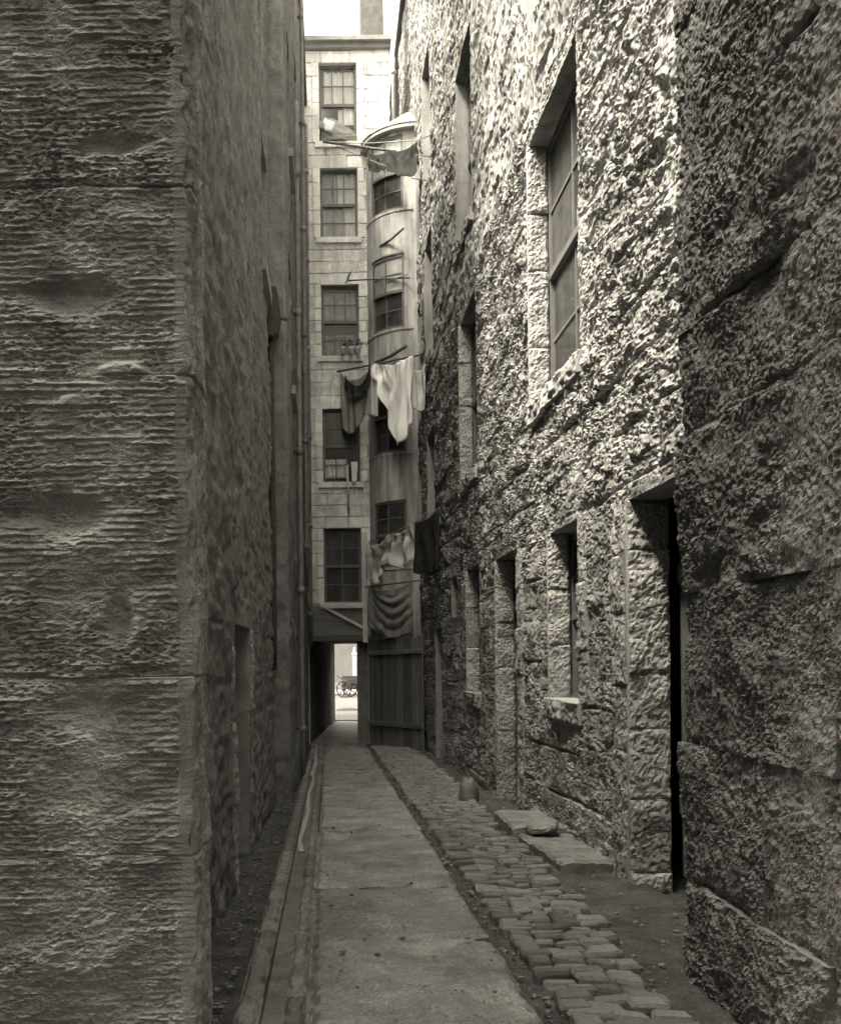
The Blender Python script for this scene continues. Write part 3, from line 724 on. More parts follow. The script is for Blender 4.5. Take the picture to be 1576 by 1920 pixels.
panel('wall', mF, np.arange(LMID, 21.4, 0.05), np.arange(floor_z(11)-0.4, FL_TOP, 0.04), farleft_h, M_LEFT, fb, holes=holesF, reveal=0.2, edge=0.6, smooth=True)
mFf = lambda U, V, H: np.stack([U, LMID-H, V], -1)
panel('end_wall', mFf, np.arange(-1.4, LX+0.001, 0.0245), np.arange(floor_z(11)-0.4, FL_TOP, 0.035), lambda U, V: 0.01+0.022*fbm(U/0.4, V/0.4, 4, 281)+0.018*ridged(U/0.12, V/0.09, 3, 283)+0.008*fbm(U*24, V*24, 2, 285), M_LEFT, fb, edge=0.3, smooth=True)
for h in holesF[1:]: sash(mF, h[0], h[1], h[2], h[3], 0.1, 2, 2, fb, pm=M_GRIME)
for h in holesF[1:]: mbox('sill', mF, h[0]-0.05, h[1]+0.05, h[2]-0.1, h[2], -0.15, 0.07, M_RJAMB, fb)
plank_door(mF, 13.6, 14.8, floor_z(14)-0.05, rz(0.30), 0.1, fb, 4)
box('rear_walls', -7.0, LX-0.58, LMID+0.31, FB1, -0.3, FL_TOP, M_LEFT, fb, 0)
bm = bmesh.new(); bm_box(bm, -7.1, LX+0.10, LMID-0.1, FB1, FL_TOP+0.01, FL_TOP+0.16, 0.01); mesh_from_bm('roof', bm, M_SOOT, fb)
ch2 = box('chimney', -1.4, LX-0.03, 19.8, 20.9, FL_TOP+0.165, EZ+14.2, M_LEFT, fb, 0.02)
for k in range(3): tube('chimney_pot', [(-1.2+k*0.3, 20.3, EZ+14.2), (-1.2+k*0.3, 20.3, EZ+14.8)], 0.1, M_LEFT, ch2, 10, 0.08)
def downpipe(y, z0, z1, x, r, label):
    t = empty('downpipe', label, 'downpipe', loc=(x, y, z0))
    tube('pipe', [(x, y, z0+(z1-z0)*k/12) for k in range(13)], r, M_PIPE, t, 10)
    z = z0+0.6
    while z < z1:
        tube('collar', [(x, y, z), (x, y, z+0.09)], r*1.3, M_PIPE, t, 10)
        s = 1 if x > 0 else -1
        beam('bracket', (x, y, z+0.05), (x+s*0.12, y, z+0.05), 0.03, 0.03, M_IRON, t); z += 1.8
    return t
downpipe(13.15, floor_z(13), EZ+7.2, LX+0.08, 0.034, 'grey downpipe reaching the ground beside the plank door over the gutter')
downpipe(17.2, EZ+1.2, EZ+11.6, LX+0.08, 0.036, 'long grey downpipe high on the sooty wall, ending above the ground')
downpipe(20.6, EZ+0.2, EZ+10.8, LX+0.08, 0.04, 'slim downpipe in the inner corner where the sooty wall meets the pale facade')
downpipe(24.42, EZ+8, EZ+14.4, RX-0.14, 0.05, 'dark downpipe beside the sky gap above the round stair tower')
# hanging dark timber box on the end wall
hb = empty('wall_box', 'dark rainwater hopper box fixed high on the projecting sooty corner', 'hopper', loc=(-0.52, 10.7, EZ+3.3))
a = P(497, 545, 10.72); b = P(527, 636, 10.72)
bm = bmesh.new(); prof = [(a.x, a.z), (a.x+0.12, a.z), (b.x-0.02, a.z-0.10), (b.x, a.z-0.28), (b.x-0.03, b.z+0.05), (b.x-0.08, b.z), (a.x+0.03, b.z+0.02)]
f = bm.faces.new([bm.verts.new((p[0], 10.60, p[1])) for p in prof]); r_ = bmesh.ops.extrude_face_region(bm, geom=[f])
bmesh.ops.translate(bm, vec=(0, 0.24, 0), verts=[e for e in r_['geom'] if isinstance(e, bmesh.types.BMVert)])
bmesh.ops.recalc_face_normals(bm, faces=bm.faces); mesh_from_bm('box_body', bm, M_IRON, hb)
beam('spout', (b.x-0.02, 10.7, b.z+0.22), (b.x+0.07, 10.7, b.z+0.20), 0.03, 0.03, M_IRON, hb)
tube('drop_pipe', [(a.x+0.05, 10.76, b.z+0.1-k*0.4) for k in range(10)], 0.035, M_IRON, hb)

# ------------------------------------------------------------------ far facade closing the alley
FY = 21.4
ff = empty('tenement_building', 'pale stone tenement facade with five sash windows above the low passage', 'building', loc=(0.2, FY, 0))
mA = lambda U, V, H: np.stack([U, FY-H, V], -1)
def fz(v): return EZ+(VY-v)/F*FY
def fx(u): return (u-VX)/F*FY
wu0, wu1 = fx(609), fx(679)
wins = [(118, 268), (316, 447), (534, 669), (767, 905), (991, 1131)]
holesA = [(wu0, wu1, fz(b), fz(a)) for (a, b) in wins]
pend_x0, pend_x1, pend_z1 = fx(580), fx(690), fz(1200)
holesA.append((pend_x0, pend_x1, -0.25, pend_z1))
TOPZ = fz(95)
panel('wall', mA, np.linspace(LX-0.02, 1.40, 20), np.linspace(-0.25, TOPZ, 60), lambda U, V: 0*U-0.012, M_MORTAR, ff, holes=holesA, reveal=0.2, edge=0.4)
# stones, course by course
def in_hole(x0, x1, z0, z1):
    return [h for h in holesA if z1 > h[2]+0.01 and z0 < h[3]-0.01 and x1 > h[0] and x0 < h[1]]
z = fz(1134); rows = []
edges = sorted({h[2] for h in holesA[:5]} | {h[3] for h in holesA[:5]} | {TOPZ, z})
zr = []
for e0, e1 in zip(edges[:-1], edges[1:]):
    n = max(1, round((e1-e0)/0.27)); zr += [(e0+(e1-e0)*k/n, e0+(e1-e0)*(k+1)/n) for k in range(n)]
def fstone(x0, x1, z0, z1, m, proud):
    bm = bmesh.new(); bm_box(bm, x0+0.003, x1-0.003, FY-proud, FY+0.1, z0+0.003, z1-0.003, random.choice((0.004, 0.006, 0.01, 0.02)), 0.008); mesh_from_bm('stone', bm, m, ff)
for i, (z0, z1) in enumerate(zr):
    spans = [(LX+0.0, 1.42)]
    hs = in_hole(LX, 1.42, z0, z1)
    if hs: spans = [(LX, hs[0][0]), (hs[0][1], 1.42)]
    for (a, b) in spans:
        x = a
        if hs and a == hs[0][1]:            # right window margin: long and short quoins
            w = 0.16 if i % 2 else 0.24; fstone(x, x+w, z0, z1, M_FACT, 0.022); x += w
        if hs and b == hs[0][0]:
            w = 0.15; fstone(b-w, b, z0, z1, M_FACT, 0.024); b2 = b-w
        else: b2 = b
        while x < b2-0.05:
            w = random.uniform(0.3, 0.62)
            if b2-x-w < 0.15: w = b2-x
            lint = (not hs) and any(abs(z0-h[3]) < 0.02 for h in holesA[:5])
            fstone(x, x+w, z0, z1, M_FACT if lint else M_FAC, random.uniform(0.006, 0.02)); x += w
for k, h in enumerate(holesA[:5]):
    mbox('sill', mA, h[0]-0.09, h[1]+0.07, h[2]-0.11, h[2]+0.004, -0.2, 0.07, M_FACT, ff)
# sashes
sash(mA, *holesA[0], 0.13, 2, 3, ff, bar=0.02, rail=0.045)
sash(mA, *holesA[1], 0.13, 2, 3, ff, bar=0.02, rail=0.045)
sash(mA, *holesA[2], 0.13, 2, 3, ff, bar=0.02, rail=0.045)
sash(mA, *holesA[3], 0.13, 2, 3, ff, bar=0.02, rail=0.045, upper=M_GRIME)
sash(mA, *holesA[4], 0.16, 2, 2, ff, bar=0.02, rail=0.045, pm=M_GRIME, upper=M_GRIME)
def curtain(x0, x1, z0, z1, m, seed, y=FY+0.185):
    U = np.linspace(x0, x1, 22); Vv = np.linspace(z0, z1, 10)
    mp = lambda a, b, h: np.stack([a, y-h, b], -1)
    panel('curtain', mp, U, Vv, lambda a, b: 0.02*np.sin(a*45+vn(a*4, b*3, seed)*2)+0.01*vn(a*9, b*4, seed), m, ff, edge=0.05, smooth=True)
h = holesA[0]; hm = (h[2]+h[3])/2
curtain(h[0]+0.10, h[1]-0.03, hm-0.02, h[3]-0.1, M_CURT, 1); curtain(h[0]+0.40, h[1]-0.03, h[2]+0.40, hm-0.03, M_CURT, 2)
h = holesA[1]; hm = (h[2]+h[3])/2
curtain(h[0]+0.05, h[0]+0.36, hm-0.05, h[3]-0.06, M_CURTG, 13); curtain(h[0]+0.37, h[1]-0.03, hm+0.02, h[3]-0.05, M_CURT, 3)
curtain(h[0]+0.05, h[1]-0.32, h[2]+0.06, hm-0.06, M_CURTG, 14); curtain(h[1]-0.31, h[1]-0.03, h[2]+0.06, hm+0.01, M_CURT, 4)
h = holesA[2]; hm = (h[2]+h[3])/2
curtain(h[0]+0.05, h[1]-0.05, hm+0.05, h[3]-0.12, M_CURTG, 5); curtain(h[0]+0.05, h[1]-0.05, h[2]+0.05, hm-0.25, M_GREYC, 6)
h = holesA[3]; curtain(h[0]+0.05, h[1]-0.28, h[2]+0.12, h[2]+0.52, M_CURT, 7)
box('room_wall', LX-0.02, 1.36, FY+0.75, FY+0.8, pend_z1+0.25, TOPZ, M_INT, ff, 0)
# cornice, roof, chimney
mbox('cornice', mA, LX-0.05, 1.44, TOPZ, TOPZ+0.10, -0.3, 0.12, M_LEFT, ff)  # both cornice courses: shade put in by a darker stone colour
mbox('cornice', mA, LX-0.05, 1.46, TOPZ+0.102, fz(78), -0.3, 0.22, M_LEFT, ff)
bm = bmesh.new()
v4 = [bm.verts.new(c) for c in ((LX-0.05, FY-0.1, fz(78)+0.01), (1.42, FY-0.1, fz(78)+0.01), (1.42, 25.1, fz(78)+0.5), (LX-0.05, 25.1, fz(78)+0.5))]
f = bm.faces.new(v4); r_ = bmesh.ops.extrude_face_region(bm, geom=[f]); bmesh.ops.translate(bm, vec=(0, 0, -0.08), verts=[e for e in r_['geom'] if isinstance(e, bmesh.types.BMVert)])
mesh_from_bm('roof', bm, M_SOOT, ff)
ch_ = box('chimney', fx(688), fx(732), FY+0.15, FY+0.9, fz(80), fz(80)+3.2, M_SOOT, ff, 0.01)
for k in range(3): 
    x = fx(688)+0.1+k*0.16; tube('chimney_pot', [(x, FY+0.5, fz(80)+3.2), (x, FY+0.5, fz(80)+3.7)], 0.07, M_FAC, ch_, 10, 0.06)
# passage (pend) through the building, skewed
pl = [(pend_x0, FY), (fx(580)+0.57, 28.8)]; pr = [(pend_x1, FY), (1.35, 28.8)]
PZ = pend_z1
def quadwall(name, a, b, z0, z1, th, m, parent):
    a = Vector((a[0], a[1], 0)); b = Vector((b[0], b[1], 0)); d = (b-a).normalized(); n = Vector((-d.y, d.x, 0))*th; l = (b-a).length
    mp = lambda U, V, H: np.stack([a.x+d.x*U+(-n.x/abs(th))*H*math.copysign(1, th), a.y+d.y*U+(-n.y/abs(th))*H*math.copysign(1, th), V], -1)
    return panel(name, mp, np.arange(0.0, l+0.05, 0.08), np.arange(z0, z1+0.06, 0.08), lambda U, V: 0.025*fbm(U*2, V*2, 4, 600)+0.008*fbm(U*12, V*12, 2, 601), m, parent, edge=abs(th), smooth=True)
quadwall('passage_wall', (pl[0][0]-0.0, FY+0.22), pl[1], -0.25, PZ+0.05, 0.25, M_LEFT, ff)
quadwall('passage_wall', (pr[0][0]+0.02, FY+0.22), pr[1], -0.25, PZ+0.05, -0.25, M_LEFT, ff)
box('passage_ceiling', LX-0.0, 2.2, FY+0.21, 28.75, fz(1200)-0.0, PZ+0.24, M_DARKW, ff, 0)
box('rear_block', LX-0.3, 2.3, 25.0, 28.74, PZ+0.25, EZ+11, M_FAC, ff, 0)
mb = lambda U, V, H: np.stack([U, 28.78+H, V], -1)
panel('rear_wall', mb, np.linspace(-7, 9, 60), np.linspace(-0.2, EZ+11, 40), lambda U, V: 0.01*fbm(U, V, 2, 3), M_FAC, ff, holes=[(0.18, 1.35, -0.25, PZ+0.03)], edge=0.03)
# timber front above the passage
mbox('lintel_beam', mA, LX+0.02, fx(692), PZ-0.02, PZ+0.10, -0.1, 0.07, M_DARKW, ff)
nb_ = 4; zt = fz(1136)
for k in range(nb_):
    mbox('board', mA, LX+0.02, fx(682), PZ+0.105+(zt-PZ-0.105)*k/nb_, PZ+0.10+(zt-PZ-0.105)*(k+1)/nb_, 0.0, 0.028+random.uniform(0, .008), M_WOOD, ff)
mbox('sill_beam', mA, fx(616), fx(684), fz(1141), fz(1133), 0.03, 0.11, M_PALEW, ff)
beam('diagonal_brace', P(601, 1135, FY-0.06), P(680, 1177, FY-0.06), 0.05, 0.06, M_PALEW, ff)
pc = P(684, 1130, FY-0.10)
mbox('corner_post', mA, pc.x-0.05, pc.x+0.05, fz(1205), fz(1000), 0.035, 0.12, M_PALEW, ff)
# passage floor
mpf = lambda U, V, H: np.stack([U, V, H], -1)
tag(panel('passage_floor', mpf, np.arange(-0.7, 1.9, 0.08), np.arange(21.4, 28.9, 0.08), lambda U, V: -0.004+0.01*fbm(U*3, V*3, 3, 9), M_KERB, None, edge=0.05, smooth=True), 'dark stone floor of the covered passage', kind='structure')

# ------------------------------------------------------------------ round stair tower
M_TOWG = mat('pale_reflection_glass', grey(0.3), 0.3, 5, 0.4, 0.1, 20, 0.3, spec=0.5)  # pale base colour stands in for the reflection in upper sashes
TX, TY, TR = 1.93, 21.4, 1.02
tw = empty('stair_tower', 'round rendered stair tower with curved windows in the corner beside the facade', 'tower', loc=(TX, TY, 0))
def mT(U, V, H):    # U = angle
    return np.stack([TX+(TR+H)*np.cos(U), TY+(TR+H)*np.sin(U), V], -1)
def tz(v): return EZ+(VY-v)/F*20.7
twr = [(265, 402), (486, 622), (716, 852), (942, 1066)]
ta0, ta1 = math.radians(203), math.radians(252)
holesT = [(ta0, ta1, tz(b), tz(a)) for (a, b) in twr]
T_TOP = tz(252)
def tow_h(U, V):
    return 0.010*fbm(U*6, V*3, 4, 800)+0.004*fbm(U*40, V*30, 2, 801)
panel('wall', mT, np.linspace(math.radians(170), math.radians(275), 70), np.arange(-0.2, T_TOP, 0.05), tow_h, M_TOWER, tw, holes=holesT, reveal=0.07, edge=0.4, smooth=True)
for i, h in enumerate(holesT):
    sash(mT, h[0], h[1], h[2], h[3], 0.03, 2, 2, tw, rail=0.05, bar=0.022, nseg=8, pm=M_GRIME, upper=(M_TOWG if i in (0, 1) else M_GRIME))
    mbox('sill_band', mT, math.radians(184), math.radians(262), h[2]-0.05, h[2], -0.06, 0.018, M_TOWER, tw, 16)
    if i < 0: mbox('string_course', mT, math.radians(184), math.radians(262), h[2]-0.47, h[2]-0.42, -0.02, 0.045, M_TOWER, tw, 16)
# conical slated roof
n = 20; V_ = []; Fc = []
for ring, (rr, z) in enumerate(((TR+0.12, T_TOP-0.06), (TR+0.12, T_TOP), (0.15, T_TOP+0.75))):
    for k in range(n+1):
        an = math.radians(165+115*k/n); V_.append((TX+rr*math.cos(an), TY+rr*math.sin(an), z))
for r in range(2):
    for k in range(n): Fc.append((r*(n+1)+k, r*(n+1)+k+1, (r+1)*(n+1)+k+1, (r+1)*(n+1)+k))
Fc.append([k for k in range(n+1)][::-1])
rf = obj('roof', np.array(V_), Fc, M_SLATE, tw)
for k in range(6):
    t0, t1 = k/6, (k+1)/6
    for s in range(9):
        a0, a1 = math.radians(166+113*(s+0.5*(k % 2))/9.5), math.radians(166+113*(s+0.97+0.5*(k % 2))/9.5)
        r0, r1 = TR+0.14-(TR)*t0, TR+0.14-(TR)*t1-0.02; z0, z1 = T_TOP+0.02+0.75*t0, T_TOP+0.02+0.75*t1
        q4 = [(TX+r0*math.cos(a0), TY+r0*math.sin(a0), z0+0.02), (TX+r0*math.cos(a1), TY+r0*math.sin(a1), z0+0.02), (TX+r1*math.cos(a1), TY+r1*math.sin(a1), z1), (TX+r1*math.cos(a0), TY+r1*math.sin(a0), z1)]
        lo = [(p[0], p[1], p[2]-0.025) for p in q4]
        obj('slate', np.array(lo+q4), BOXF, M_SLATE, rf)
# plank hoarding at the tower foot
hd = empty('plank_hoarding', 'weathered vertical plank hoarding at the foot of the round tower', 'hoarding', loc=(1.3, 20.2, 0))
a = Vector((0.885, 21.2, 0)); b = Vector((1.83, 19.35, 0)); npk = 11; d = (b-a)/npk; ztop = EZ+0.36
nrm = Vector((d.y, -d.x, 0)).normalized()
if nrm.y > 0: nrm = -nrm
for k in range(npk):
    p0 = a+d*k+d*0.03; p1 = a+d*(k+0.96); zb = 0.0+0.031*(21.4-p0.y)-0.05
    off = nrm*random.uniform(0, 0.02); zt2 = ztop+random.uniform(-0.04, 0.03)
    bm = bmesh.new()
    co = [p0+off, p1+off, p1+off+nrm*0.03, p0+off+nrm*0.03]
    vs_ = [bm.verts.new((c.x, c.y, zb)) for c in co]+[bm.verts.new((c.x, c.y, zt2)) for c in co]
    for f in BOXF: bm.faces.new([vs_[i] for i in f])
    bmesh.ops.recalc_face_normals(bm, faces=bm.faces); bmesh.ops.bevel(bm, geom=bm.edges[:], offset=0.006, segments=1, affect='EDGES'); mesh_from_bm('plank', bm, M_WOOD, hd)
for zf in (0.45, 1.9): beam('rail', a+Vector((0, 0, zf))+nrm*0.06, b+Vector((0, 0, zf+0.03))+nrm*0.06, 0.05, 0.09, M_WOOD, hd)

# ------------------------------------------------------------------ washing
def cloth(name, A, B, length, m, label, group=None, pins=(0, 1), sag=0.08, nf=5, amp=0.05, seed=0, lfun=None, nx=48, nyy=36, swing=0.0, narrow=0.0, swag=0.0):
    A = Vector(A); B = Vector(B); d = (B-A); l = d.length; dn = d.normalized()
    nrm = dn.cross(Vector((0, 0, 1))).normalized()
    if nrm.y > 0: nrm = -nrm
    s = np.linspace(0, 1, nx); t = np.linspace(0, 1, nyy); S, T = np.meshgrid(s, t, indexing='ij')
    pins = sorted(pins); sg = np.zeros_like(S); pd = np.ones_like(S)
    for a, b in zip(pins[:-1], pins[1:]):
        q = np.clip((S-a)/(b-a), 0, 1); sg += np.where((S >= a) & (S <= b), 4*q*(1-q)*sag*(b-a)*1.6, 0)
    for p in pins: pd = np.minimum(pd, np.abs(S-p)*6)
    Ls = length*(lfun(S) if lfun else 1.0)
    fold = np.sin(2*math.pi*(nf*S+0.5*vn(S*2, T*1.2, seed)+seed*0.37))*0.6+0.5*vn(S*nf*1.7+seed, T*2.2, seed+2)
    # folds radiate from pins
    for p in pins: fold = fold+0.7*np.sin((np.abs(S-p)*14/(0.25+T))*1.0)*np.exp(-np.abs(S-p)*5)
    H = amp*(0.35+0.65*T)*fold+0.35*amp*ridged(S*nf*1.5+T*0.5, T*0.9-S*0.6, 2, seed+11)
    if swag: H = H*0.35+swag*np.abs(np.sin(math.pi*(4.2*T+1.3*(2*S-1.25)**2+0.6*vn(S*2.5, T*2.5, seed))))*np.exp(-((S-0.55)/0.36)**2)*sst(0.02, 0.3, T)
    Sx = S+narrow*T*(0.5-S)+0.02*vn(S*4, T*3, seed+5)
    X = A.x+d.x*Sx+nrm.x*H+dn.x*swing*T; Y = A.y+d.y*Sx+nrm.y*H+dn.y*swing*T
    Z = A.z+d.z*S-sg-Ls*T+0.03*T*vn(S*5, T*2, seed+7)
    V0 = np.stack([X, Y, Z], -1).reshape(-1, 3); V1 = V0+np.array([nrm.x, nrm.y, 0])*-0.006
    idx = np.arange(nx*nyy).reshape(nx, nyy); q = np.stack([idx[:-1, :-1], idx[1:, :-1], idx[1:, 1:], idx[:-1, 1:]], -1).reshape(-1, 4)
    N = nx*nyy; rim = list(idx[:, 0])+list(idx[-1, 1:])+list(idx[-2::-1, -1])+list(idx[0, -2:0:-1])
    rf_ = [(rim[i], rim[(i+1) % len(rim)], rim[(i+1) % len(rim)]+N, rim[i]+N) for i in range(len(rim))]
    o = obj(name, np.vstack([V0, V1]), q[:, ::-1].tolist()+(q+N).tolist()+rf_, m, None, True)
    return tag(o, label, 'laundry', group)
def line(name, pts, r, m, label, cat, n=6):
    return tag(tube(name, pts, r, m, None, n), label, cat)
def sagline(a, b, sag, n=14):
    a = Vector(a); b = Vector(b); return [a+(b-a)*(k/n)-Vector((0, 0, 4*sag*(k/n)*(1-k/n))) for k in range(n+1)]
# low line: facade to right wall
a = P(685, 1022, 20.9); b = P(828, 953, 16.55); b.x = RX-0.01
line('clothes_line', sagline(a, b, 0.03), 0.007, M_ROPE, 'rope clothes line of the lowest washing, tied from facade post to hewn wall', 'clothes line')
def on(t, dz=-0.005): return a+(b-a)*t+Vector((0, 0, dz-0.12*t*(1-t)))
cloth('hanging_cloth', on(0.01), on(0.70), 0.80, M_SHEEN, 'pale creased wet cloth pegged on the lowest clothes line', pins=(0, 0.55, 1), sag=0.10, nf=6, amp=0.09, seed=3, lfun=lambda S: 0.85+0.25*np.sin(S*9)*0.5-0.12*S, narrow=0.06)
cloth('hanging_cloth', on(0.71), on(0.985), 0.95, M_BLACKC, 'flat black cloth pegged at the hewn wall end of the lowest line', pins=(0, 1), sag=0.03, nf=2, amp=0.03, seed=9, lfun=lambda S: 0.92+0.12*S)
c0 = P(690, 1100, 20.75); c1 = P(772, 1090, 19.9)
cloth('hanging_cloth', c0, c1, 0.95, M_GREYC, 'grey swagged blanket hanging low in front of the plank hoarding', pins=(0, 1), sag=0.07, nf=5, amp=0.09, seed=15, lfun=lambda S: 0.82+0.22*np.sin(S*2.2), swag=0.075)
line('washing_pole', [c0+Vector((-0.05, 0.15, 0.0)), (c0+c1)/2, c0+(c1-c0)*((RX+0.02-c0.x)/(c1.x-c0.x))], 0.018, M_DARKW, 'dark pole carrying the grey swagged blanket', 'pole')
# middle washing: pole out of the third window
m0 = P(632, 697, 21.33); m1 = P(776, 668, 19.6); ml_ = m0+(m1-m0)*((RX+0.02-m0.x)/(m1.x-m0.x))
line('washing_pole', [m0+(ml_-m0)*k/4 for k in range(5)], 0.02, M_DARKW, 'dark wooden pole carrying the white sheet and dark skirts', 'pole')
def onm(t, dz=0): return m0+(m1-m0)*t+Vector((0, -0.02, dz))
cloth('hanging_cloth', onm(0.50, -0.0), onm(0.98, 0.0), 1.35, M_WHITE, 'bright white sheet hanging in a long pointed fold', pins=(0, 1), sag=0.05, nf=4, amp=0.12, seed=22, lfun=lambda S: 0.18+1.0*sst(0.0, 0.62, S)*(1-0.22*sst(0.75, 1.0, S)), narrow=0.0)
cloth('hanging_cloth', onm(0.05, -0.05), onm(0.46, -0.05), 1.12, M_GREYC, 'dark grey skirt hanging over the head of the fourth window', pins=(0, 1), sag=0.12, nf=4, amp=0.05, seed=27, lfun=lambda S: 0.9+0.12*np.sin(S*6))
cloth('hanging_cloth', onm(0.10, -0.09)+Vector((0, -0.08, 0)), onm(0.45, -0.07)+Vector((0, -0.08, 0)), 0.30, M_BLACKC, 'short black shawl folded over the dark grey skirt', pins=(0, 1), sag=0.2, nf=3, amp=0.05, seed=29)
cloth('hanging_cloth', onm(0.475, 0.0), onm(0.545, 0.0), 1.05, M_SHEEN, 'narrow twisted pale stocking hanging beside the white sheet', pins=(0, 1), sag=0.0, nf=2, amp=0.05, seed=31, nx=16)
cloth('hanging_cloth', P(775, 690, 19.2), P(797, 683, 18.6), 0.75, M_SHEEN, 'small pale rag hung against the hewn wall by the white sheet', pins=(0, 1), sag=0.05, nf=2, amp=0.05, seed=33, nx=16)
# plants / pots heaped on the third sill
for k, (u, v, r, lab) in enumerate(((643, 686, 0.06, 'small clay pot on the third sill farthest from the round tower'), (658, 688, 0.07, 'wide clay pot on the third sill between two others'), (671, 684, 0.06, 'clay pot on the third sill nearest the round tower'))):
    p = P(u, v, 21.22); p.z = holesA[2][2]+0.01; t = empty('flower_pot', lab, 'flower pot', loc=p)
    tube('pot', [p+Vector((0, 0, 0.003)), p+Vector((0, 0, 0.10)), p+Vector((0, 0, 0.14))], r*0.7, M_PALEW, t, 12, r)
    bm = bmesh.new()
    for q in range(26):
        d = Vector((random.gauss(0, 1), random.gauss(0, 1), abs(random.gauss(0, 1.2)))).normalized()*random.uniform(0.03, 0.16)
        c = p+Vector((0, 0, 0.15))+d; s = random.uniform(0.015, 0.03); n_ = Vector((random.gauss(0, 1), random.gauss(0, 1), random.gauss(0, 1))).normalized(); e1 = n_.orthogonal().normalized()*s; e2 = n_.cross(e1)
        bm.faces.new([bm.verts.new(c+e1), bm.verts.new(c+e2*1.6), bm.verts.new(c-e1), bm.verts.new(c-e2*1.6)])
    mesh_from_bm('leaves', bm, M_DARKW, t)
# horizontal pole of the third floor
p0 = P(652, 526, 21.2); p1 = P(768, 521, 20.3)
t = empty('washing_pole', 'bare horizontal washing pole with upright end hook above the third window', 'pole', loc=p0)
tube('rod', [p0+(p1-p0)*k/3 for k in range(4)], 0.017, M_DARKW, t)
tube('end_hook', [P(648, 530, 21.2), P(652, 522, 21.2), P(657, 510, 21.2)], 0.022, M_DARKW, t)
tube('drop_cord', [P(721, 524, 20.65), P(721, 562, 20.65)], 0.008, M_ROPE, t)
tube('stay', [P(724, 532, 20.62), P(745, 521, 20.45), P(764, 515, 20.3)], 0.010, M_DARKW, t)
# short dark poles over the tower spandrels
for (ua, va, ub, vb, lab) in ((712, 462, 756, 428, 'short slanting dark pole across the tower below its top window'), (704, 680, 762, 648, 'thick slanting dark pole across the tower above the white sheet')):
    line('washing_pole', [P(ua, va, 20.75), P((ua+ub)/2, (va+vb)/2+3, 20.45), P(ub, vb, 20.15)], 0.035 if va > 500 else 0.025, M_DARKW, lab, 'pole')
# top pole and cloth
p0 = P(606, 266, 21.25); p1 = P(742, 284, 20.3)
line('washing_pole', [p0+(p1-p0)*k/3 for k in range(4)], 0.025, M_DARKW, 'thick dark washing pole thrust out of the top window', 'pole')
q0 = P(625, 268, 21.2); q1 = P(782, 263, 18.9); q2 = P(806, 254, 17.5); q2.x = RX-0.01
line('clothes_line', [q0, (q0+q1)/2+Vector((0, 0, -0.03)), q1, q2], 0.011, M_ROPE, 'upper clothes line from the top window across to the hewn wall', 'clothes line')
r0 = P(632, 275, 21.2); r1 = P(690, 299, 20.6); r2 = P(770, 330, 19.3)
line('clothes_line', [r0, r1, r2], 0.010, M_ROPE, 'slanting stay line under the top washing pole', 'clothes line')
cloth('hanging_cloth', P(726, 281, 19.8), P(781, 266, 18.95), 0.52, M_BLACKC, 'black cloth bunched on the upper clothes line', pins=(0, 1), sag=0.06, nf=2, amp=0.05, seed=41, lfun=lambda S: 0.75+0.35*S)
cloth('hanging_cloth', P(690, 287, 20.6), P(727, 281, 20.1), 0.34, M_BLACKC, 'small black cloth at the tip of the top washing pole', pins=(0, 1), sag=0.04, nf=2, amp=0.04, seed=43, nx=20)
for (u0_, v0_, u1_, v1_, lab) in ((778, 291, 803, 293, 'upper iron peg in the hewn wall beside the black cloth'), (772, 334, 795, 339, 'lower iron peg in the hewn wall beside the black cloth')):
    w = P(u1_, v1_, 17.9); w.x = RX+0.03; w0 = P(u0_, v0_, 18.6)
    line('wall_peg', [w0, (w0+w)/2, w], 0.012, M_IRON, lab, 'peg')
# clothes bundle in the top window
h = holesA[0]
bundle = empty('clothes_bundle', 'dark heap of clothes bulging out over the top window sill', 'clothes', loc=(0.25, FY+0.02, h[2]+0.01))
V_ = []; Fc = []; nn = 48; nj = 30
for i in range(nn):
    for j in range(nj):
        th = 2*math.pi*i/nn; f = j/(nj-1)
        cx = 0.34-0.16*f+0.05*math.sin(f*6); rw = 0.33*math.cos(f*math.pi/2)**0.6+0.012
        nz = 1+0.45*float(fbm(np.array(math.cos(th)*1.6+f*2.2), np.array(math.sin(th)*1.6-f*2.8), 4, 77))+0.14*float(ridged(np.array(th*2.2), np.array(f*5.0), 2, 78))
        V_.append((cx+rw*nz*math.cos(th), FY+0.03+0.12*(rw/0.33)*nz*math.sin(th), h[2]+0.012+0.52*f*(1+0.18*math.sin(th*2+1)*(1-f))))
for i in range(nn):
    for j in range(nj-1): Fc.append((i*nj+j, ((i+1) % nn)*nj+j, ((i+1) % nn)*nj+j+1, i*nj+j+1))
Fc.append([i*nj for i in range(nn)][::-1]); Fc.append([i*nj+nj-1 for i in range(nn)])
obj('heap', np.array(V_), Fc, M_GREYC, bundle, True)
kx = P(616, 232, FY-0.1)
bm = bmesh.new(); bmesh.ops.create_icosphere(bm, subdivisions=4, radius=0.085)
for v in bm.verts:
    n = 1+0.9*float(fbm(np.array(v.co.x*17+3), np.array(v.co.z*17+v.co.y*9), 4, 5)); v.co *= n; v.co.y *= 0.35; v.co.z *= 1.35
bmesh.ops.translate(bm, vec=(kx.x, FY-0.10, kx.z-0.03), verts=bm.verts); mesh_from_bm('white_rag', bm, M_WHITE, bundle, True)
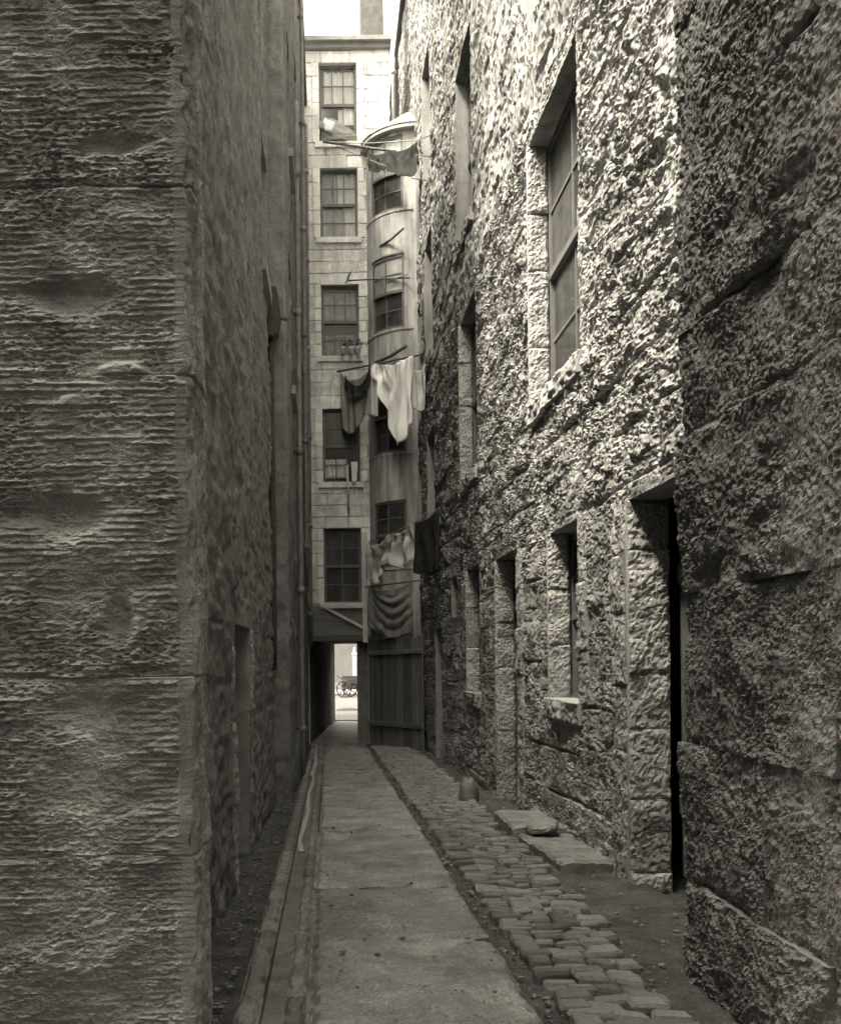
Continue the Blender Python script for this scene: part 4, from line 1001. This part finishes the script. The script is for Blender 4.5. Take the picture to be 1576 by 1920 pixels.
# stick and rag under the fourth window
line('washing_pole', [P(651, 872, 21.25), P(652, 915, 21.25), P(654, 962, 21.25)], 0.022, M_PALEW, 'pale upright stick hanging below the fourth window', 'pole')
cloth('hanging_cloth', P(658, 866, 21.22), P(670, 866, 21.22), 0.42, M_WHITE, 'little white rag hanging at the fourth window', pins=(0, 1), sag=0.0, nf=1, amp=0.03, seed=47, nx=12, nyy=20, narrow=0.3)

# ------------------------------------------------------------------ the street beyond
ms = lambda U, V, H: np.stack([U, V, H], -1)
bmm = bpy.data.materials.new('sett_street'); bmm.use_nodes = True; n_ = bmm.node_tree; b_ = n_.nodes['Principled BSDF']
tc = n_.nodes.new('ShaderNodeTexCoord'); br = n_.nodes.new('ShaderNodeTexBrick'); br.inputs['Scale'].default_value = 1.0
br.inputs['Color1'].default_value = (*grey(0.062), 1); br.inputs['Color2'].default_value = (*grey(0.08), 1); br.inputs['Mortar'].default_value = (*grey(0.03), 1)
br.inputs['Brick Width'].default_value = 0.3; br.inputs['Row Height'].default_value = 0.16; br.inputs['Mortar Size'].default_value = 0.02
mp_ = n_.nodes.new('ShaderNodeMapping'); mp_.inputs['Rotation'].default_value = (0, 0, 0.5)
n_.links.new(tc.outputs['Object'], mp_.inputs[0]); n_.links.new(mp_.outputs[0], br.inputs['Vector']); n_.links.new(br.outputs['Color'], b_.inputs['Base Color']); b_.inputs['Roughness'].default_value = 0.85
tag(panel('street', ms, np.linspace(-60, 60, 120), np.linspace(30.4, 46.5, 30), lambda U, V: 0.0+0.015*fbm(U*0.5, V*0.5, 3, 3), bmm, None, edge=0.05), 'sunlit street paved with setts beyond the passage', kind='structure')
box('pavement', -60, 60, 28.95, 30.4, -0.06, 0.02, M_PAVE, None, 0.01)
tag(bpy.data.objects['pavement'], 'pale pavement just outside the passage', kind='structure')
o = box('pavement', -60, 60, 46.5, 52, -0.06, 0.13, M_PAVE, None, 0.015); tag(o, 'pale raised pavement across the street', kind='structure')
# far building
fr = empty('tenement_building', 'plain grey tenement across the street seen through the passage', 'building', loc=(2, 74, 0))
fwin = []
mW = lambda U, V, H: np.stack([U, 74-H, V], -1)
for i in range(-6, 9):
    for s in range(3): fwin.append((i*3.2+1.6, i*3.2+2.7, 4.2+s*3.2, 6.2+s*3.2))
panel('wall', mW, np.linspace(-22, 30, 60), np.linspace(-0.2, 14, 40), lambda U, V: 0.02*fbm(U, V, 2, 9), M_FAR, fr, holes=fwin, edge=6, back=True)
for h in fwin: 
    w_ = mbox('window', mW, h[0], h[1], h[2], h[3], -0.19, -0.15, M_FRAME, fr)
    mbox('pane', mW, h[0]+0.06, h[1]-0.06, h[2]+0.06, h[3]-0.06, -0.15, -0.14, M_GRIME, w_)
bm = bmesh.new(); bm_box(bm, -22.4, 30.4, 73.6, 80.4, 14.01, 14.5, 0.05); mesh_from_bm('roof', bm, M_SOOT, fr)
# low dark wall, pale pillars
def pillar(u, y, w, vt, label, cap):
    p = P(u, 1290, y); zt = P(u, vt, y).z
    t = empty('gate_pillar', label, 'pillar', loc=(p.x, y, 0.0))
    z0_ = -0.03
    box('shaft', p.x-w/2, p.x+w/2, y-w/2, y+w/2, z0_, zt-(0.45 if cap else 0.12), M_FARW, t, 0.02)
    box('base', p.x-w*0.7, p.x+w*0.7, y-w*0.7, y+w*0.7, z0_-0.01, 0.45, M_FARW, t, 0.02)
    if cap:
        box('collar', p.x-w*0.65, p.x+w*0.65, y-w*0.65, y+w*0.65, zt-0.449, zt-0.33, M_FARW, t, 0.02)
        tube('pinnacle', [(p.x, y, zt-0.33), (p.x, y, zt)], w*0.5, M_FARW, t, 4, 0.02)
    else: box('cap', p.x-w*0.62, p.x+w*0.62, y-w*0.62, y+w*0.62, zt-0.119, zt, M_FARW, t, 0.02)
pillar(665, 56, 0.22, 1213, 'tall whitewashed gate pillar with pointed cap across the street', True)
pillar(675, 57.5, 0.28, 1234, 'shorter whitewashed gate pillar with flat cap next to the pointed one', False)
pillar(686, 60, 0.42, 1230, 'broad whitewashed gate pillar closest to the passage jamb', False)
w0 = P(648, 1268, 58.5)
o = box('garden_wall', w0.x-0.3, w0.x+2.5, 53.2, 53.5, -0.05, P(650, 1267, 53.3).z, M_CART, None, 0.03); tag(o, 'low dark stone wall across the street behind the handcart', 'wall')
# handcart
hc = empty('handcart', 'old wooden handcart with big spoked wheels standing in the street', 'handcart', loc=(0.78, 45.3, 0.0))
def wheel(cx, cy, r):
    w_ = []; ring = [(cx+r*math.cos(a_)*0.85, cy-0.35*r*math.cos(a_)*0.8, r+0.02+r*math.sin(a_)) for a_ in np.linspace(0, 2*math.pi, 25)]
    wo_ = tube('wheel', ring, 0.035, M_CART, hc, 6)
    for k in range(8):
        a_ = k*math.pi/4; e = (cx+r*math.cos(a_)*0.85, cy-0.28*r*math.cos(a_), r+0.02+r*math.sin(a_))
        tube('spoke', [(cx, cy, r+0.02), e], 0.02, M_CART, wo_, 5)
    tube('hub', [(cx-0.05, cy-0.08, r+0.02), (cx+0.05, cy+0.08, r+0.02)], 0.06, M_CART, wo_, 8)
wheel(0.68, 44.9, 0.36); wheel(0.98, 45.8, 0.36)
box('cart_bed', 0.62, 1.32, 45.1, 45.65, 0.52, 0.60, M_CART, hc, 0.01)
for (x0_, x1_, y0_, y1_) in ((0.62, 1.32, 45.08, 45.11), (0.62, 1.32, 45.64, 45.67)): box('side_board', x0_, x1_, y0_, y1_, 0.601, 0.82, M_CART, hc, 0.006)
for y_ in (45.15, 45.6): tube('shaft', [(1.3, y_, 0.56), (0.9, y_-0.05, 0.62), (0.38, y_-0.1, 0.98)], 0.03, M_CART, hc)
# dark heap of mud in the street
def heap(U, V): 
    d = (U/0.42)**2+(V/0.55)**2; return -0.02+0.10*np.clip(1-d*(1+0.4*fbm(U*3, V*3, 3, 8)), 0, 1)**0.5
p = P(653, 1333, 34.5)
mh = lambda U, V, H: np.stack([p.x+U, p.y+V, H], -1)
tag(panel('mud_heap', mh, np.linspace(-0.45, 0.45, 40), np.linspace(-0.6, 0.6, 40), heap, M_CART, None, edge=0.03, smooth=True, back=True), 'low dark heap of swept mud on the street setts', 'mud')

# ------------------------------------------------------------------ unseen building added behind the camera to shade the near ground
bb = empty('added_shade_building', 'tall unseen building with an overhead span, added to shade the alley mouth', 'building', loc=(-4, -4, 0))
box('wall', -8, -1.6, -12, 2.1, -0.2, EZ+10, M_LEFT, bb, 0.02)
box('added_shade_vault', -1.6, NX+0.03, -12, -2.2, EZ+3.4, EZ+9.9, M_LEFT, bb, 0.02)  # overhead block added to keep sky light off the foreground
box('roof', -8.2, -1.5, -12.2, 2.2, EZ+10.01, EZ+10.2, M_SOOT, bb, 0.02)

bm = bmesh.new()
for k in range(2200):
    y = 2.4+18*random.random()**1.5; side = random.random()
    if side < 0.35: x = random.gauss(-0.47, 0.05)
    elif side < 0.55: x = random.gauss(0.81, 0.025)
    elif side < 0.9: x = random.uniform(1.2, 1.84)
    else: x = random.uniform(-0.05, 0.75)
    sz = random.choice((0.004, 0.005, 0.007, 0.009, 0.014)); z = floor_z(y)+(-0.03 if side < 0.9 else 0.008)+sz*0.3
    r_ = bmesh.ops.create_icosphere(bm, subdivisions=1, radius=sz)
    for v in r_['verts']: v.co = Vector((v.co.x*random.uniform(.7, 1.5)+x, v.co.y*random.uniform(.7, 1.5)+y, v.co.z*random.uniform(.4, .9)+z))
tag(mesh_from_bm('grit', bm, M_KERB), 'scattered grit and stone chips along the alley floor', kind='stuff')
